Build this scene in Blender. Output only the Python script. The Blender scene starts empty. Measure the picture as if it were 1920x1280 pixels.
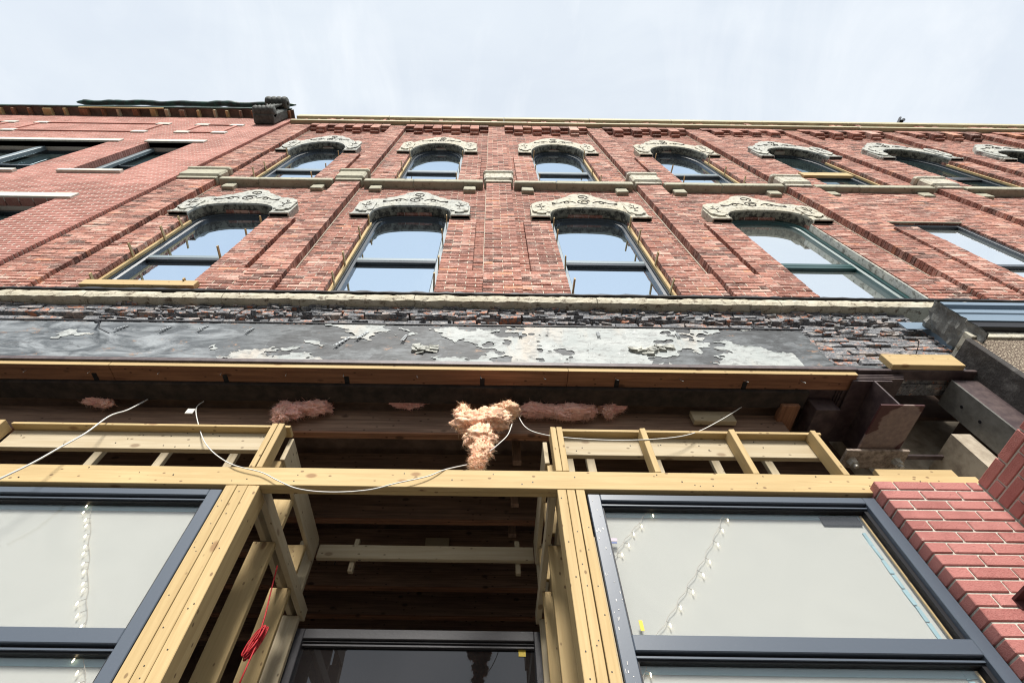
import bpy, math, random
from mathutils import Vector, Matrix, noise
random.seed(7)
R = math.radians
C = bpy.context.scene.collection
scene = bpy.context.scene

# ------------------------------------------------------------------ camera
F, CX, CY = 950.0, 915.0, 640.0
UP = Vector((923 - CX, 45 - CY, F)).normalized()
AX = Vector((1, -UP[0] / UP[1], 0)).normalized()
AY = UP.cross(AX)
if AY[2] < 0: AY = -AY
D0, CZ = 2.3, 1.6
cam = bpy.data.cameras.new('camera'); camo = bpy.data.objects.new('camera', cam); C.objects.link(camo)
right = Vector((AX[0], AY[0], UP[0])); down = Vector((AX[1], AY[1], UP[1])); fwd = Vector((AX[2], AY[2], UP[2]))
camo.matrix_world = Matrix((( right.x, -down.x, -fwd.x, 0), (right.y, -down.y, -fwd.y, -D0), (right.z, -down.z, -fwd.z, CZ), (0, 0, 0, 1)))
cam.sensor_width = 36; cam.lens = F / 1920 * 36; cam.shift_x = (960 - CX) / 1920; cam.clip_start = 0.05; cam.clip_end = 2000
scene.camera = camo

# ------------------------------------------------------------------ world, sun, exposure
w = bpy.data.worlds.new('World'); scene.world = w; w.use_nodes = True
nt = w.node_tree; N = nt.nodes; LK = nt.links; N.clear()
SUN_EL, SUN_AZ = R(40), R(181)       # azimuth from +Y, clockwise: sun behind and a little left of the camera
wo = N.new('ShaderNodeOutputWorld'); bg = N.new('ShaderNodeBackground'); bg.inputs[1].default_value = 0.15
sk = N.new('ShaderNodeTexSky'); sk.sky_type = 'NISHITA'; sk.sun_disc = False; sk.sun_elevation = SUN_EL; sk.sun_rotation = SUN_AZ
sk.air_density = 1.0; sk.dust_density = 2.0
tc = N.new('ShaderNodeTexCoord'); mp = N.new('ShaderNodeMapping'); mp.inputs['Scale'].default_value = (1.2, 2.6, 1.0); mp.inputs['Rotation'].default_value = (0, 0, R(25))
cl = N.new('ShaderNodeTexNoise'); cl.inputs['Scale'].default_value = 2.2; cl.inputs['Detail'].default_value = 7; cl.inputs['Roughness'].default_value = .55; cl.inputs['Distortion'].default_value = .6
rp = N.new('ShaderNodeMapRange'); rp.inputs[1].default_value = .4; rp.inputs[2].default_value = .72; rp.inputs[3].default_value = .84; rp.inputs[4].default_value = .97
mx = N.new('ShaderNodeMix'); mx.data_type = 'RGBA'; mx.inputs[7].default_value = (3.85, 4.15, 4.45, 1)
LK.new(tc.outputs['Generated'], mp.inputs[0]); LK.new(mp.outputs[0], cl.inputs['Vector']); LK.new(cl.outputs['Fac'], rp.inputs[0])
mp2 = N.new('ShaderNodeMapping'); mp2.inputs['Scale'].default_value = (3.2, 1.1, 1.0); mp2.inputs['Rotation'].default_value = (0, 0, R(-12)); mp2.inputs['Location'].default_value = (.9, .3, 0)
wz = N.new('ShaderNodeTexNoise'); wz.inputs['Scale'].default_value = 1.7; wz.inputs['Detail'].default_value = 8; wz.inputs['Roughness'].default_value = .62; wz.inputs['Distortion'].default_value = 1.0
wr_ = N.new('ShaderNodeMapRange'); wr_.inputs[1].default_value = .50; wr_.inputs[2].default_value = .80; wr_.inputs[4].default_value = .42
mx2 = N.new('ShaderNodeMix'); mx2.data_type = 'RGBA'; mx2.inputs[7].default_value = (4.9, 5.0, 5.1, 1)
LK.new(tc.outputs['Generated'], mp2.inputs[0]); LK.new(mp2.outputs[0], wz.inputs['Vector']); LK.new(wz.outputs['Fac'], wr_.inputs[0]); LK.new(wr_.outputs[0], mx2.inputs[0]); LK.new(mx.outputs[2], mx2.inputs[6])
LK.new(rp.outputs[0], mx.inputs[0]); LK.new(sk.outputs[0], mx.inputs[6]); LK.new(mx2.outputs[2], bg.inputs[0]); LK.new(bg.outputs[0], wo.inputs[0])
sun = bpy.data.lights.new('sun', 'SUN'); sun.energy = 4.7; sun.angle = R(16); sun.color = (1, .96, .9)
suno = bpy.data.objects.new('sun', sun); C.objects.link(suno)
sd = Vector((math.sin(SUN_AZ) * math.cos(SUN_EL), math.cos(SUN_AZ) * math.cos(SUN_EL), math.sin(SUN_EL)))
suno.rotation_euler = sd.to_track_quat('Z', 'Y').to_euler(); suno.location = (0, -20, 30)
scene.view_settings.view_transform = 'Standard'; scene.view_settings.look = 'None'
scene.view_settings.gamma = 1; scene.view_settings.use_curve_mapping = False
scene.view_settings.exposure = 0.58
scene.render.engine = 'CYCLES'
scene.cycles.filter_width = 1.1; scene.cycles.max_bounces = 8; scene.cycles.transparent_max_bounces = 12

# ------------------------------------------------------------------ helpers
def at(px, py, Y=0.0):
    """point of the vertical plane at depth Y seen at photograph position px, py"""
    r = Vector((px - CX, py - CY, F)); a = r.dot(AX); b = r.dot(AY); c = r.dot(UP); t = (D0 + Y) / b
    return Vector((a * t, Y, CZ + c * t))
def proj(x, y, z):
    c = x * AX + (y + D0) * AY + (z - CZ) * UP
    return CX + F * c[0] / c[2], CY + F * c[1] / c[2], c[2]
WPOS = {}
class MB:
    def __init__(s): s.v = []; s.f = []; s.a = []
    def add(s, vs, fs, rnd=.5):
        n = len(s.v); s.v += [tuple(p) for p in vs]; s.f += [tuple(i + n for i in f) for f in fs]; s.a += [rnd] * len(vs)
    def box(s, x0, x1, y0, y1, z0, z1, rnd=.5, j=0.0):
        vs = [(x, y, z) for z in (z0, z1) for y in (y0, y1) for x in (x0, x1)]
        if j: vs = [(a + random.uniform(-j, j), b + random.uniform(-j, j), c + random.uniform(-j, j)) for a, b, c in vs]
        s.add(vs, [(0, 2, 3, 1), (4, 5, 7, 6), (0, 1, 5, 4), (2, 6, 7, 3), (0, 4, 6, 2), (1, 3, 7, 5)], rnd); return s
    def bbox(s, x0, x1, y0, y1, z0, z1, b=.004, rnd=.5, j=0.0, seg=1):
        """box with chamfered edges"""
        cx, cy, cz = (x0 + x1) / 2, (y0 + y1) / 2, (z0 + z1) / 2; hx, hy, hz = (x1 - x0) / 2, (y1 - y0) / 2, (z1 - z0) / 2
        b = min(b, hx * .45, hy * .45, hz * .45); vs = []; idx = {}
        for sx in (-1, 1):
            for sy in (-1, 1):
                for sz in (-1, 1):
                    d = [random.uniform(-j, j) for _ in range(3)]
                    for k in range(3):
                        p = [sx * (hx - b * (k != 0)), sy * (hy - b * (k != 1)), sz * (hz - b * (k != 2))]
                        idx[(sx, sy, sz, k)] = len(vs); vs.append((cx + p[0] + d[0], cy + p[1] + d[1], cz + p[2] + d[2]))
        fs = []
        for k in range(3):
            o = [i for i in range(3) if i != k]
            for s_ in (-1, 1):
                q = []
                for a_, b_ in ((-1, -1), (1, -1), (1, 1), (-1, 1)):
                    t = [0, 0, 0]; t[k] = s_; t[o[0]] = a_; t[o[1]] = b_; q.append(idx[(*t, k)])
                fs.append(q)
        for k in range(3):
            o = [i for i in range(3) if i != k]
            for a_ in (-1, 1):
                for b_ in (-1, 1):
                    t0 = [0, 0, 0]; t0[k] = -1; t0[o[0]] = a_; t0[o[1]] = b_; t1 = list(t0); t1[k] = 1
                    fs.append([idx[(*t0, o[0])], idx[(*t1, o[0])], idx[(*t1, o[1])], idx[(*t0, o[1])]])
        for sx in (-1, 1):
            for sy in (-1, 1):
                for sz in (-1, 1): fs.append([idx[(sx, sy, sz, k)] for k in range(3)])
        s.add(vs, fs, rnd); return s
    def tube(s, pts, r, n=8, rnd=.5):
        pts = [Vector(p) for p in pts]; rings = []
        for i, p in enumerate(pts):
            d = (pts[min(i + 1, len(pts) - 1)] - pts[max(i - 1, 0)]).normalized()
            u = d.cross(Vector((0.13, .97, .2))).normalized(); v = d.cross(u)
            rr = r[i] if isinstance(r, (list, tuple)) else r
            rings.append([p + u * rr * math.cos(2 * math.pi * k / n) + v * rr * math.sin(2 * math.pi * k / n) for k in range(n)])
        vs = [q for g in rings for q in g]; fs = []
        for i in range(len(rings) - 1):
            for k in range(n): fs.append((i * n + k, i * n + (k + 1) % n, (i + 1) * n + (k + 1) % n, (i + 1) * n + k))
        fs.append(tuple(range(n))[::-1]); fs.append(tuple((len(rings) - 1) * n + k for k in range(n)))
        s.add(vs, fs, rnd); return s
    def bar(s, p, q, wx, wy, rnd=.5, side=(1, 0, 0), b=.002):
        """squared bar from p to q, wx wide along `side`, wy across it"""
        p, q = Vector(p), Vector(q); d = (q - p).normalized(); u = Vector(side); u = (u - d * u.dot(d)).normalized(); v = d.cross(u)
        vs = [c + u * a * wx / 2 + v * e * wy / 2 for c in (p, q) for e in (-1, 1) for a in (-1, 1)]
        s.add(vs, [(0, 2, 3, 1), (4, 5, 7, 6), (0, 1, 5, 4), (2, 6, 7, 3), (0, 4, 6, 2), (1, 3, 7, 5)], rnd); return s
    def strip(s, sam, y0, y1, rnd=.5):
        """solid between zlow and zhigh along x; sam = [(x, zlow, zhigh)]"""
        n = len(sam); vs = []
        for x, a, b in sam: vs += [(x, y0, a), (x, y0, b), (x, y1, a), (x, y1, b)]
        fs = []
        for i in range(n - 1):
            o, p = i * 4, i * 4 + 4
            fs += [(o, p, p + 1, o + 1), (o + 2, o + 3, p + 3, p + 2), (o, o + 2, p + 2, p), (o + 1, p + 1, p + 3, o + 3)]
        fs += [(0, 1, 3, 2), (n * 4 - 4, n * 4 - 2, n * 4 - 1, n * 4 - 3)]
        s.add(vs, fs, rnd); return s
    def ring(s, outer, inner, y0, y1, yi=None, rnd=.5):
        n = len(outer); yi = y0 if yi is None else yi; vs = []
        for (a, b), (c, d) in zip(outer, inner): vs += [(a, y0, b), (c, yi, d), (c, y1, d), (a, y1, b)]
        fs = []
        for i in range(n - 1):
            o, p = 4 * i, 4 * i + 4
            for k in range(4): fs.append((o + k, p + k, p + (k + 1) % 4, o + (k + 1) % 4))
        s.add(vs, fs, rnd); return s
    def build(s, name, mat, parent=None, smooth=False):
        lo = [min(p[i] for p in s.v) for i in range(3)]; hi = [max(p[i] for p in s.v) for i in range(3)]
        c = Vector([(lo[i] + hi[i]) / 2 for i in range(3)]); c.z = lo[2]
        me = bpy.data.meshes.new(name); me.from_pydata([(p[0] - c.x, p[1] - c.y, p[2] - c.z) for p in s.v], [], s.f)
        at_ = me.attributes.new('rnd', 'FLOAT', 'POINT'); at_.data.foreach_set('value', s.a)
        if smooth: me.polygons.foreach_set('use_smooth', [True] * len(me.polygons))
        me.materials.append(mat); me.update()
        o = bpy.data.objects.new(name, me); C.objects.link(o); o.location = c; WPOS[o.name] = c.copy()
        if parent: o.parent = parent; o.location = c - WPOS[parent.name]
        return o
def thing(name, label, cat, loc=(0, 0, 0), group=None):
    o = bpy.data.objects.new(name, None); C.objects.link(o); o.location = loc; WPOS[o.name] = Vector(loc)
    o.empty_display_size = .2
    o['label'] = label; o['category'] = cat
    if group: o['group'] = group
    return o
def tag(o, label, cat, group=None):
    o['label'] = label; o['category'] = cat
    if group: o['group'] = group
    return o
def struct(o): o['kind'] = 'structure'; return o
def stuff(o): o['kind'] = 'stuff'; return o

# ------------------------------------------------------------------ materials
class M_:
    def __init__(s, name, rough=.8):
        s.m = bpy.data.materials.new(name); s.m.use_nodes = True; s.n = s.m.node_tree.nodes; s.l = s.m.node_tree.links
        s.b = s.n['Principled BSDF']; s.b.inputs['Roughness'].default_value = rough; s.b.inputs['Specular IOR Level'].default_value = .3
        s.geo = s.n.new('ShaderNodeNewGeometry'); s.pos = s.geo.outputs['Position']
    def noise(s, scale, st=(1, 1, 1), detail=5, rough=.6, dist=0.0, off=(0, 0, 0)):
        mp = s.n.new('ShaderNodeMapping'); mp.inputs['Scale'].default_value = st; mp.inputs['Location'].default_value = off
        s.l.new(s.pos, mp.inputs[0]); t = s.n.new('ShaderNodeTexNoise'); t.inputs['Scale'].default_value = scale
        t.inputs['Detail'].default_value = detail; t.inputs['Roughness'].default_value = rough; t.inputs['Distortion'].default_value = dist
        s.l.new(mp.outputs[0], t.inputs['Vector']); return t.outputs['Fac']
    def vor(s, scale, st=(1, 1, 1), out='Distance'):
        mp = s.n.new('ShaderNodeMapping'); mp.inputs['Scale'].default_value = st; s.l.new(s.pos, mp.inputs[0])
        t = s.n.new('ShaderNodeTexVoronoi'); t.inputs['Scale'].default_value = scale; s.l.new(mp.outputs[0], t.inputs['Vector']); return t.outputs[out]
    def rng(s, f, a, b, lo=0., hi=1.):
        m = s.n.new('ShaderNodeMapRange'); m.inputs[1].default_value = a; m.inputs[2].default_value = b; m.inputs[3].default_value = lo; m.inputs[4].default_value = hi
        s.l.new(f, m.inputs[0]); return m.outputs[0]
    def ramp(s, f, stops):
        r = s.n.new('ShaderNodeValToRGB'); e = r.color_ramp.elements
        while len(e) < len(stops): e.new(.5)
        for i, (p, c) in enumerate(stops): e[i].position = p; e[i].color = (*c, 1)
        s.l.new(f, r.inputs[0]); return r.outputs[0]
    def mix(s, f, a, b, mode='MIX'):
        m = s.n.new('ShaderNodeMix'); m.data_type = 'RGBA'; m.blend_type = mode
        for k, x in ((0, f), (6, a), (7, b)):
            if isinstance(x, (int, float)): m.inputs[k].default_value = x
            elif isinstance(x, tuple): m.inputs[k].default_value = (*x, 1)
            else: s.l.new(x, m.inputs[k])
        return m.outputs[2]
    def attr(s):
        a = s.n.new('ShaderNodeAttribute'); a.attribute_name = 'rnd'; return a.outputs['Fac']
    def math(s, op, a, b=0.0):
        m = s.n.new('ShaderNodeMath'); m.operation = op
        for k, x in ((0, a), (1, b)):
            if isinstance(x, (int, float)): m.inputs[k].default_value = x
            else: s.l.new(x, m.inputs[k])
        return m.outputs[0]
    def col(s, c, K=.76):
        if isinstance(c, tuple): s.b.inputs['Base Color'].default_value = (*[x * K for x in c], 1)
        else: s.l.new(s.mix(1.0, c, (K, K, K), 'MULTIPLY') if K != 1 else c, s.b.inputs['Base Color'])
        return s
    def bump(s, h, strength=.5, dist=.01):
        b = s.n.new('ShaderNodeBump'); b.inputs['Strength'].default_value = strength; b.inputs['Distance'].default_value = dist
        s.l.new(h, b.inputs['Height']); s.l.new(b.outputs[0], s.b.inputs['Normal']); return s
def brick_mat(name, stops, pale=.5, soot=.5, fine=(1, 1, 1), palecol=(.74, .56, .48)):
    m = M_(name, .9); a = m.attr(); c = m.ramp(a, stops)
    big = m.noise(1.1, detail=6); n1 = m.noise(7, (1, 1, 3.2), 7, .75); n2 = m.noise(60, (1, 1, 1.6), 3, .7)
    c = m.mix(m.rng(n1, .52, .60, 0, pale), c, palecol)
    c = m.mix(m.rng(m.noise(22, (1, 1, 2), 4, .7, off=(3, 1, 5)), .54, .62, 0, soot), c, (.06, .04, .035))
    c = m.mix(m.rng(big, .46, .62, .0, .45), c, (.20, .08, .06))
    c = m.mix(m.rng(n2, .50, .64, .0, .45), c, (.70, .46, .38))
    return m.col(c).bump(m.math('ADD', n2, n1), .6, .006).m
BR = [(0, (.07, .04, .03)), (.10, (.19, .075, .055)), (.32, (.34, .13, .09)), (.62, (.46, .19, .135)), (.88, (.57, .28, .21)), (.95, (.70, .46, .37)), (1, (.64, .25, .12))]
m_brick = brick_mat('weathered_red_brick', BR, .6, .75)
m_brickL = brick_mat('smooth_red_brick', [(0, (.44, .19, .15)), (.5, (.52, .235, .19)), (1, (.60, .29, .24))], .12, .1)
def plain(name, c, rough=.8, n=None, c2=None, st=(1, 1, 1), bump=.3, metal=0., lo=.4, hi=.65, spec=.3, bd=.004):
    m = M_(name, rough); m.b.inputs['Metallic'].default_value = metal; m.b.inputs['Specular IOR Level'].default_value = spec
    if n:
        f = m.noise(n, st, 7, .65); m.col(m.mix(m.rng(f, lo, hi), c, c2)); m.bump(f, bump, bd)
    else: m.col(c)
    return m.m
m_mortar = plain('aged_lime_mortar', (.74, .67, .55), .95, 40, (.46, .40, .31))
m_mortarL = plain('white_mortar', (.80, .73, .64), .95, 60, (.66, .59, .5))
def stone_mat(name, a, b, grime, g0=.5, g1=.62, sc=3.0):
    m = M_(name, .85); n1 = m.noise(sc, (1, 1, 1.5), 8, .7); n2 = m.noise(45, detail=4); n3 = m.noise(14, (1, 1, 1), 6, .75, off=(7, 3, 1))
    c = m.mix(m.rng(n1, .35, .65), a, b); c = m.mix(m.rng(n3, g0, g1, 0, .9), c, grime); c = m.mix(m.rng(n2, .55, .8, 0, .4), c, grime)
    return m.col(c).bump(m.math('ADD', n3, n2), .5, .008).m
m_hoodg = stone_mat('grey_painted_sandstone', (.42, .44, .42), (.60, .59, .51), (.13, .125, .105), .51, .62)
m_hoodc = stone_mat('cream_sandstone', (.65, .60, .46), (.50, .49, .43), (.16, .13, .085), .52, .62)
m_belt = stone_mat('belt_course_stone', (.50, .48, .36), (.40, .38, .29), (.14, .12, .09), .54, .7)
m_sill = stone_mat('weathered_sill_stone', (.66, .62, .50), (.50, .45, .33), (.16, .12, .085), .54, .62, 5)
m_soff = stone_mat('dark_mottled_soffit_stone', (.16, .145, .11), (.34, .32, .25), (.03, .028, .025), .47, .55, 5)  # mottled stone, darker than the hoods, for the arch undersides
m_groove_shade = plain('carving_groove_shade', (.05, .045, .04), .95)  # near-black colour that paints in the shade of incised carving grooves
m_light = plain('pale_limestone', (.72, .70, .62), .8, 20, (.62, .6, .52))
def tar_mat():
    m = M_('tarred_brick', .75); a = m.attr(); n1 = m.noise(4, (1, 1, 2.4), 8, .75, .4); n2 = m.noise(13, (1, 1, 2.2), 7, .75, .3, off=(4, 9, 2)); n3 = m.noise(55, detail=5, rough=.75)
    c = m.mix(m.rng(n3, .35, .7), (.07, .072, .08), (.38, .39, .41))
    c = m.mix(m.rng(n1, .54, .60, 0, .95), c, (.46, .39, .35))
    c = m.mix(m.rng(m.math('ADD', n2, m.math('MULTIPLY', a, .17)), .695, .71), c, (.66, .28, .16))
    c = m.mix(m.rng(m.noise(11, (1, 1, 4), 6, .7, off=(1, 5, 8)), .56, .60, 0, .95), c, (.60, .57, .53))
    return m.col(c).bump(m.math('ADD', n1, n3), 1.0, .012).m
m_tar = tar_mat()
def peel_mat():
    m = M_('peeling_painted_steel', .6); n1 = m.math('ADD', m.math('MULTIPLY', m.noise(1.0, (.9, 1, 1.9), 9, .62, .9, off=(.35, 0, .1)), .6), m.math('MULTIPLY', m.noise(3.4, (.8, 1, 1.6), 8, .65, .5, off=(2.2, 0, .7)), .4)); n2 = m.noise(8, (1, 1, 3), 6, .7); n3 = m.noise(70, (.3, 1, 1), 4)
    dark = m.mix(m.rng(n2, .35, .7), (.045, .05, .052), (.19, .205, .215)); pale = m.mix(m.rng(n2, .3, .75), (.43, .445, .43), (.30, .32, .32))
    pale = m.mix(m.rng(m.noise(3, (1, 1, .3), 5), .5, .7, 0, .35), pale, (.62, .52, .42))
    sx = m.n.new('ShaderNodeSeparateXYZ'); m.l.new(m.pos, sx.inputs[0]); n1 = m.math('SUBTRACT', n1, m.rng(sx.outputs[0], -1.7, -2.2, 0, .16)); cloudy = m.mix(m.rng(m.noise(2.2, (1, 1, 2.5), 7, .7, 1.2), .42, .62), (.055, .068, .08), (.36, .39, .41)); dark = m.mix(m.rng(sx.outputs[0], -1.7, -2.4, 0, .75), dark, cloudy); f = m.rng(n1, .85, .9); c = m.mix(0.0, dark, pale)
    edge = m.math('MULTIPLY', m.rng(n1, .470, .488), m.math('SUBTRACT', 1., f)); c = m.mix(m.math('MULTIPLY', edge, .5), c, (.02, .02, .022))
    c = m.mix(m.rng(m.noise(16, (1, 1, 1), 7, .8, off=(9, 2, 2)), .66, .7, 0, .8), c, (.75, .74, .70))
    c = m.mix(m.rng(n3, .55, .75, 0, .4), c, (.1, .1, .1)); c = m.mix(m.rng(m.noise(5, (1, 1, 2), 9, .8, off=(5, 5, 5)), .60, .63, 0, .8), c, (.34, .20, .12)); c = m.mix(m.rng(m.noise(9, (.25, 1, 1.6), 7, .8, off=(8, 1, 5)), .60, .66, 0, .7), c, (.07, .072, .075))
    return m.col(c).bump(m.math('ADD', m.math('MULTIPLY', f, .6), m.math('MULTIPLY', n3, .4)), .8, .004).m
m_peel = peel_mat()
def paint_mat():
    m = M_('old_pale_paint', .65); a = m.noise(2.3, (1, 1, 2), 8, .7, .4); b = m.noise(30, (.4, 1, 1), 6, .75)
    c = m.mix(m.rng(a, .38, .62), (.50, .52, .50), (.36, .39, .38)); c = m.mix(m.rng(m.noise(3.1, (1, 1, .35), 6, .6, off=(4, 4, 4)), .52, .68, 0, .5), c, (.60, .49, .38))
    c = m.mix(m.rng(b, .50, .62, 0, .7), c, (.22, .22, .215)); c = m.mix(m.rng(m.noise(13, detail=8, rough=.8, off=(1, 8, 3)), .60, .64, 0, .85), c, (.09, .085, .08)); c = m.mix(m.rng(m.noise(6, detail=8, rough=.8, off=(11, 8, 3)), .62, .66, 0, .8), c, (.74, .73, .69))
    return m.col(c).bump(b, .8, .005).m
m_paint = paint_mat()
def wood(name, axis, a, b, knot, rough=.7, kn=.75):
    m = M_(name, rough); st = [22, 22, 22]; st[axis] = 1.0; st2 = [5, 5, 5]; st2[axis] = 1.3
    g = m.noise(1.6, tuple(st), 6, .65, .6); g2 = m.noise(.9, tuple(st2), 4, .6); c = m.mix(m.rng(g, .35, .68), a, b)
    c = m.mix(m.rng(g2, .4, .75, 0, .55), c, tuple(x * .82 for x in b))
    v = m.vor(3.4, tuple(1.0 if i == axis else 1.9 for i in range(3))); c = m.mix(m.rng(v, .14, .08, 0, kn), c, knot)
    v2 = m.vor(11, tuple(1.0 if i == axis else 1.6 for i in range(3))); c = m.mix(m.rng(v2, .15, .09, 0, kn), c, tuple(x * .5 for x in knot))
    c = m.mix(m.rng(m.attr(), 0, 1, 0, .35), c, tuple(x * .7 for x in b))
    return m.col(c).bump(g, .25, .002).m
PA, PB, PK = (.66, .49, .245), (.52, .365, .165), (.24, .11, .045)
pine = [wood('fresh_pine_%s' % 'xyz'[i], i, PA, PB, PK) for i in range(3)]
grey_pine = [wood('dull_pine_%s' % 'xyz'[i], i, (.62, .53, .37), (.5, .40, .25), (.18, .1, .05)) for i in range(3)]
old = [wood('old_joist_%s' % 'xyz'[i], i, (.50, .32, .22), (.17, .105, .075), (.025, .015, .01), .85) for i in range(3)]
red_old = [wood('reddish_timber_%s' % 'xyz'[i], i, (.44, .22, .12), (.20, .09, .05), (.05, .025, .015), .75) for i in range(3)]
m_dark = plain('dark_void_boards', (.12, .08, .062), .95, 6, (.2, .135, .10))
m_steel = plain('dark_painted_steel', (.055, .035, .038), .5, 12, (.12, .085, .08), spec=.5)
def worn_steel():
    m = M_('worn_beam_steel', .5); n = m.noise(30, detail=6); g = m.noise(1.8, (1, 1, 1), 4, .5, .4, off=(.4, 0, 0))
    c = m.mix(m.rng(n, .3, .7), (.20, .14, .13), (.32, .235, .20)); c = m.mix(m.rng(g, .50, .515), c, (.085, .03, .03))
    return m.col(c).bump(n, .2, .002).m
m_worn = worn_steel()
m_grease = plain('flaking_plate_metal', (.52, .42, .34), .7, 25, (.2, .15, .12), bump=1.0, bd=.01)
m_nut = plain('galvanised_bolt', (.62, .60, .55), .45, 60, (.42, .37, .3), metal=.2)
m_conc = plain('dirty_concrete', (.52, .45, .35), .9, 5, (.24, .19, .14), bump=.5)
m_frame = plain('blue_grey_aluminium', (.075, .095, .125), .38, 90, (.10, .12, .15), spec=.6, bump=.03, lo=.55, hi=.8)
m_frameb = plain('black_gasket', (.012, .012, .015), .5)
m_winfr = plain('dark_window_sash', (.035, .045, .055), .25, spec=.7)
m_winlt = plain('pale_sash_sky_sheen', (.22, .28, .31), .35, spec=.6)  # paler sash colour, painting in the sky reflected on frame faces
m_green = plain('dark_green_sash', (.02, .075, .075), .3, spec=.6)
m_grey = plain('charcoal_door_frame', (.06, .058, .064), .45, 60, (.11, .108, .11), lo=.6, hi=.8)
m_cable = plain('white_cable', (.75, .73, .68), .5)
m_wire = plain('thin_light_wire', (.45, .42, .36), .5)
m_red = plain('red_cord', (.42, .015, .02), .6)
m_blue = plain('blue_grey_sheet_metal', (.17, .24, .31), .35, spec=.6)
m_pebble = (lambda m: m.col(m.mix(m.rng(m.vor(70), .1, .5), (.60, .52, .38), (.16, .12, .09))).bump(m.vor(70), 1.0, .01).m)(M_('pebbledash', .9))
m_trimd = plain('soot_black_trim', (.05, .045, .042), .8, 7, (.16, .15, .14), bump=.8, bd=.02, lo=.5, hi=.7)
m_lead = plain('crumpled_grey_metal', (.24, .24, .22), .6, 9, (.10, .10, .095), bump=1., bd=.03)
m_board = (lambda m: m.col(m.mix(m.rng(m.noise(2.2, (1, 1, 1), 6, .6, 1.2), .35, .8, 0, .5), (.53, .54, .51), (.46, .475, .45))).bump(m.noise(4, (1, 1, .5), 3), .2, .01).m)(M_('white_backing_board', .9))
m_tape = plain('pale_blue_board_edge', (.33, .50, .56), .6)
m_yel = plain('yellow_sticker', (.75, .55, .05), .5); m_lilac = plain('faded_lilac_sticker', (.55, .48, .55), .6); m_ink = plain('blue_ink', (.12, .16, .35), .6)
m_tarp = plain('black_green_tarp', (.012, .018, .016), .45, 5, (.02, .10, .075), spec=.5)
m_iron = plain('dark_cast_bracket', (.10, .11, .10), .7, 14, (.05, .055, .05), bump=.8, bd=.02)
m_strip = plain('yellowed_coping_metal', (.58, .52, .32), .6, 9, (.42, .38, .24), (.2, 1, 1))
m_galv = plain('galvanised_strap', (.5, .52, .52), .35, metal=.6)
m_tube = plain('rust_primer_metal', (.10, .035, .035), .6)
m_pave = plain('concrete_pavement', (.15, .145, .135), .9, 12, (.12, .115, .11)); m_road = plain('asphalt', (.06, .06, .062), .9, 50, (.045, .045, .046))
def glass_mirror(name, tint, dark, fac):
    m = bpy.data.materials.new(name); m.use_nodes = True; n = m.node_tree.nodes; l = m.node_tree.links; n.clear()
    o = n.new('ShaderNodeOutputMaterial'); mixs = n.new('ShaderNodeMixShader'); mixs.inputs[0].default_value = fac
    g = n.new('ShaderNodeBsdfGlossy'); g.inputs['Color'].default_value = (*tint, 1); g.inputs['Roughness'].default_value = .012
    nz = n.new('ShaderNodeTexNoise'); nz.inputs['Scale'].default_value = 1.3; nz.inputs['Detail'].default_value = 1; geo = n.new('ShaderNodeNewGeometry'); l.new(geo.outputs['Position'], nz.inputs['Vector'])
    bp = n.new('ShaderNodeBump'); bp.inputs['Strength'].default_value = .06; bp.inputs['Distance'].default_value = .05; l.new(nz.outputs['Fac'], bp.inputs['Height']); l.new(bp.outputs[0], g.inputs['Normal'])
    d = n.new('ShaderNodeBsdfDiffuse'); d.inputs['Color'].default_value = (*dark, 1)
    l.new(d.outputs[0], mixs.inputs[1]); l.new(g.outputs[0], mixs.inputs[2]); l.new(mixs.outputs[0], o.inputs[0]); return m
m_gblue = glass_mirror('coated_blue_glass', (.72, .86, 1.0), (.05, .055, .06), .88)
m_gclear = glass_mirror('clear_old_glass', (.93, .97, 1.0), (.28, .30, .27), .86)
m_gdark = glass_mirror('dark_glass', (.5, .6, .65), (.02, .03, .03), .55)
def glass_thin(name, tint=(.965, .965, .96)):
    m = bpy.data.materials.new(name); m.use_nodes = True; n = m.node_tree.nodes; l = m.node_tree.links; n.clear()
    o = n.new('ShaderNodeOutputMaterial'); mixs = n.new('ShaderNodeMixShader'); fr0 = n.new('ShaderNodeLayerWeight'); pw_ = n.new('ShaderNodeMath'); pw_.operation = 'POWER'; pw_.inputs[1].default_value = 4.0; l.new(fr0.outputs['Facing'], pw_.inputs[0]); fr = n.new('ShaderNodeMapRange'); fr.inputs[3].default_value = .05; fr.inputs[4].default_value = 1.0; l.new(pw_.outputs[0], fr.inputs[0])
    g = n.new('ShaderNodeBsdfGlossy'); g.inputs['Roughness'].default_value = .0; t = n.new('ShaderNodeBsdfTransparent'); t.inputs[0].default_value = (*tint, 1)
    l.new(fr.outputs[0], mixs.inputs[0]); l.new(t.outputs[0], mixs.inputs[1]); l.new(g.outputs[0], mixs.inputs[2]); l.new(mixs.outputs[0], o.inputs[0]); return m
m_pane = glass_thin('clear_storefront_glass')
def bulb_mat():
    m = bpy.data.materials.new('lit_fairy_bulb'); m.use_nodes = True; b = m.node_tree.nodes['Principled BSDF']
    b.inputs['Base Color'].default_value = (1, .95, .8, 1); b.inputs['Emission Color'].default_value = (1, .80, .48, 1); b.inputs['Emission Strength'].default_value = 5; return m
m_bulb = bulb_mat()
def wool_mat(name, a, b):
    m = M_(name, .95); n = m.noise(18, detail=8, rough=.75, dist=.8); c = m.mix(m.rng(n, .35, .65), a, b); c = m.mix(m.rng(m.attr(), 0, 1, 0, .6), c, (.78, .66, .42))
    m.b.inputs['Subsurface Weight'].default_value = .35; m.b.inputs['Subsurface Radius'].default_value = (.02, .012, .01); return m.col(c, 1).bump(n, .9, .02).m
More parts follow.
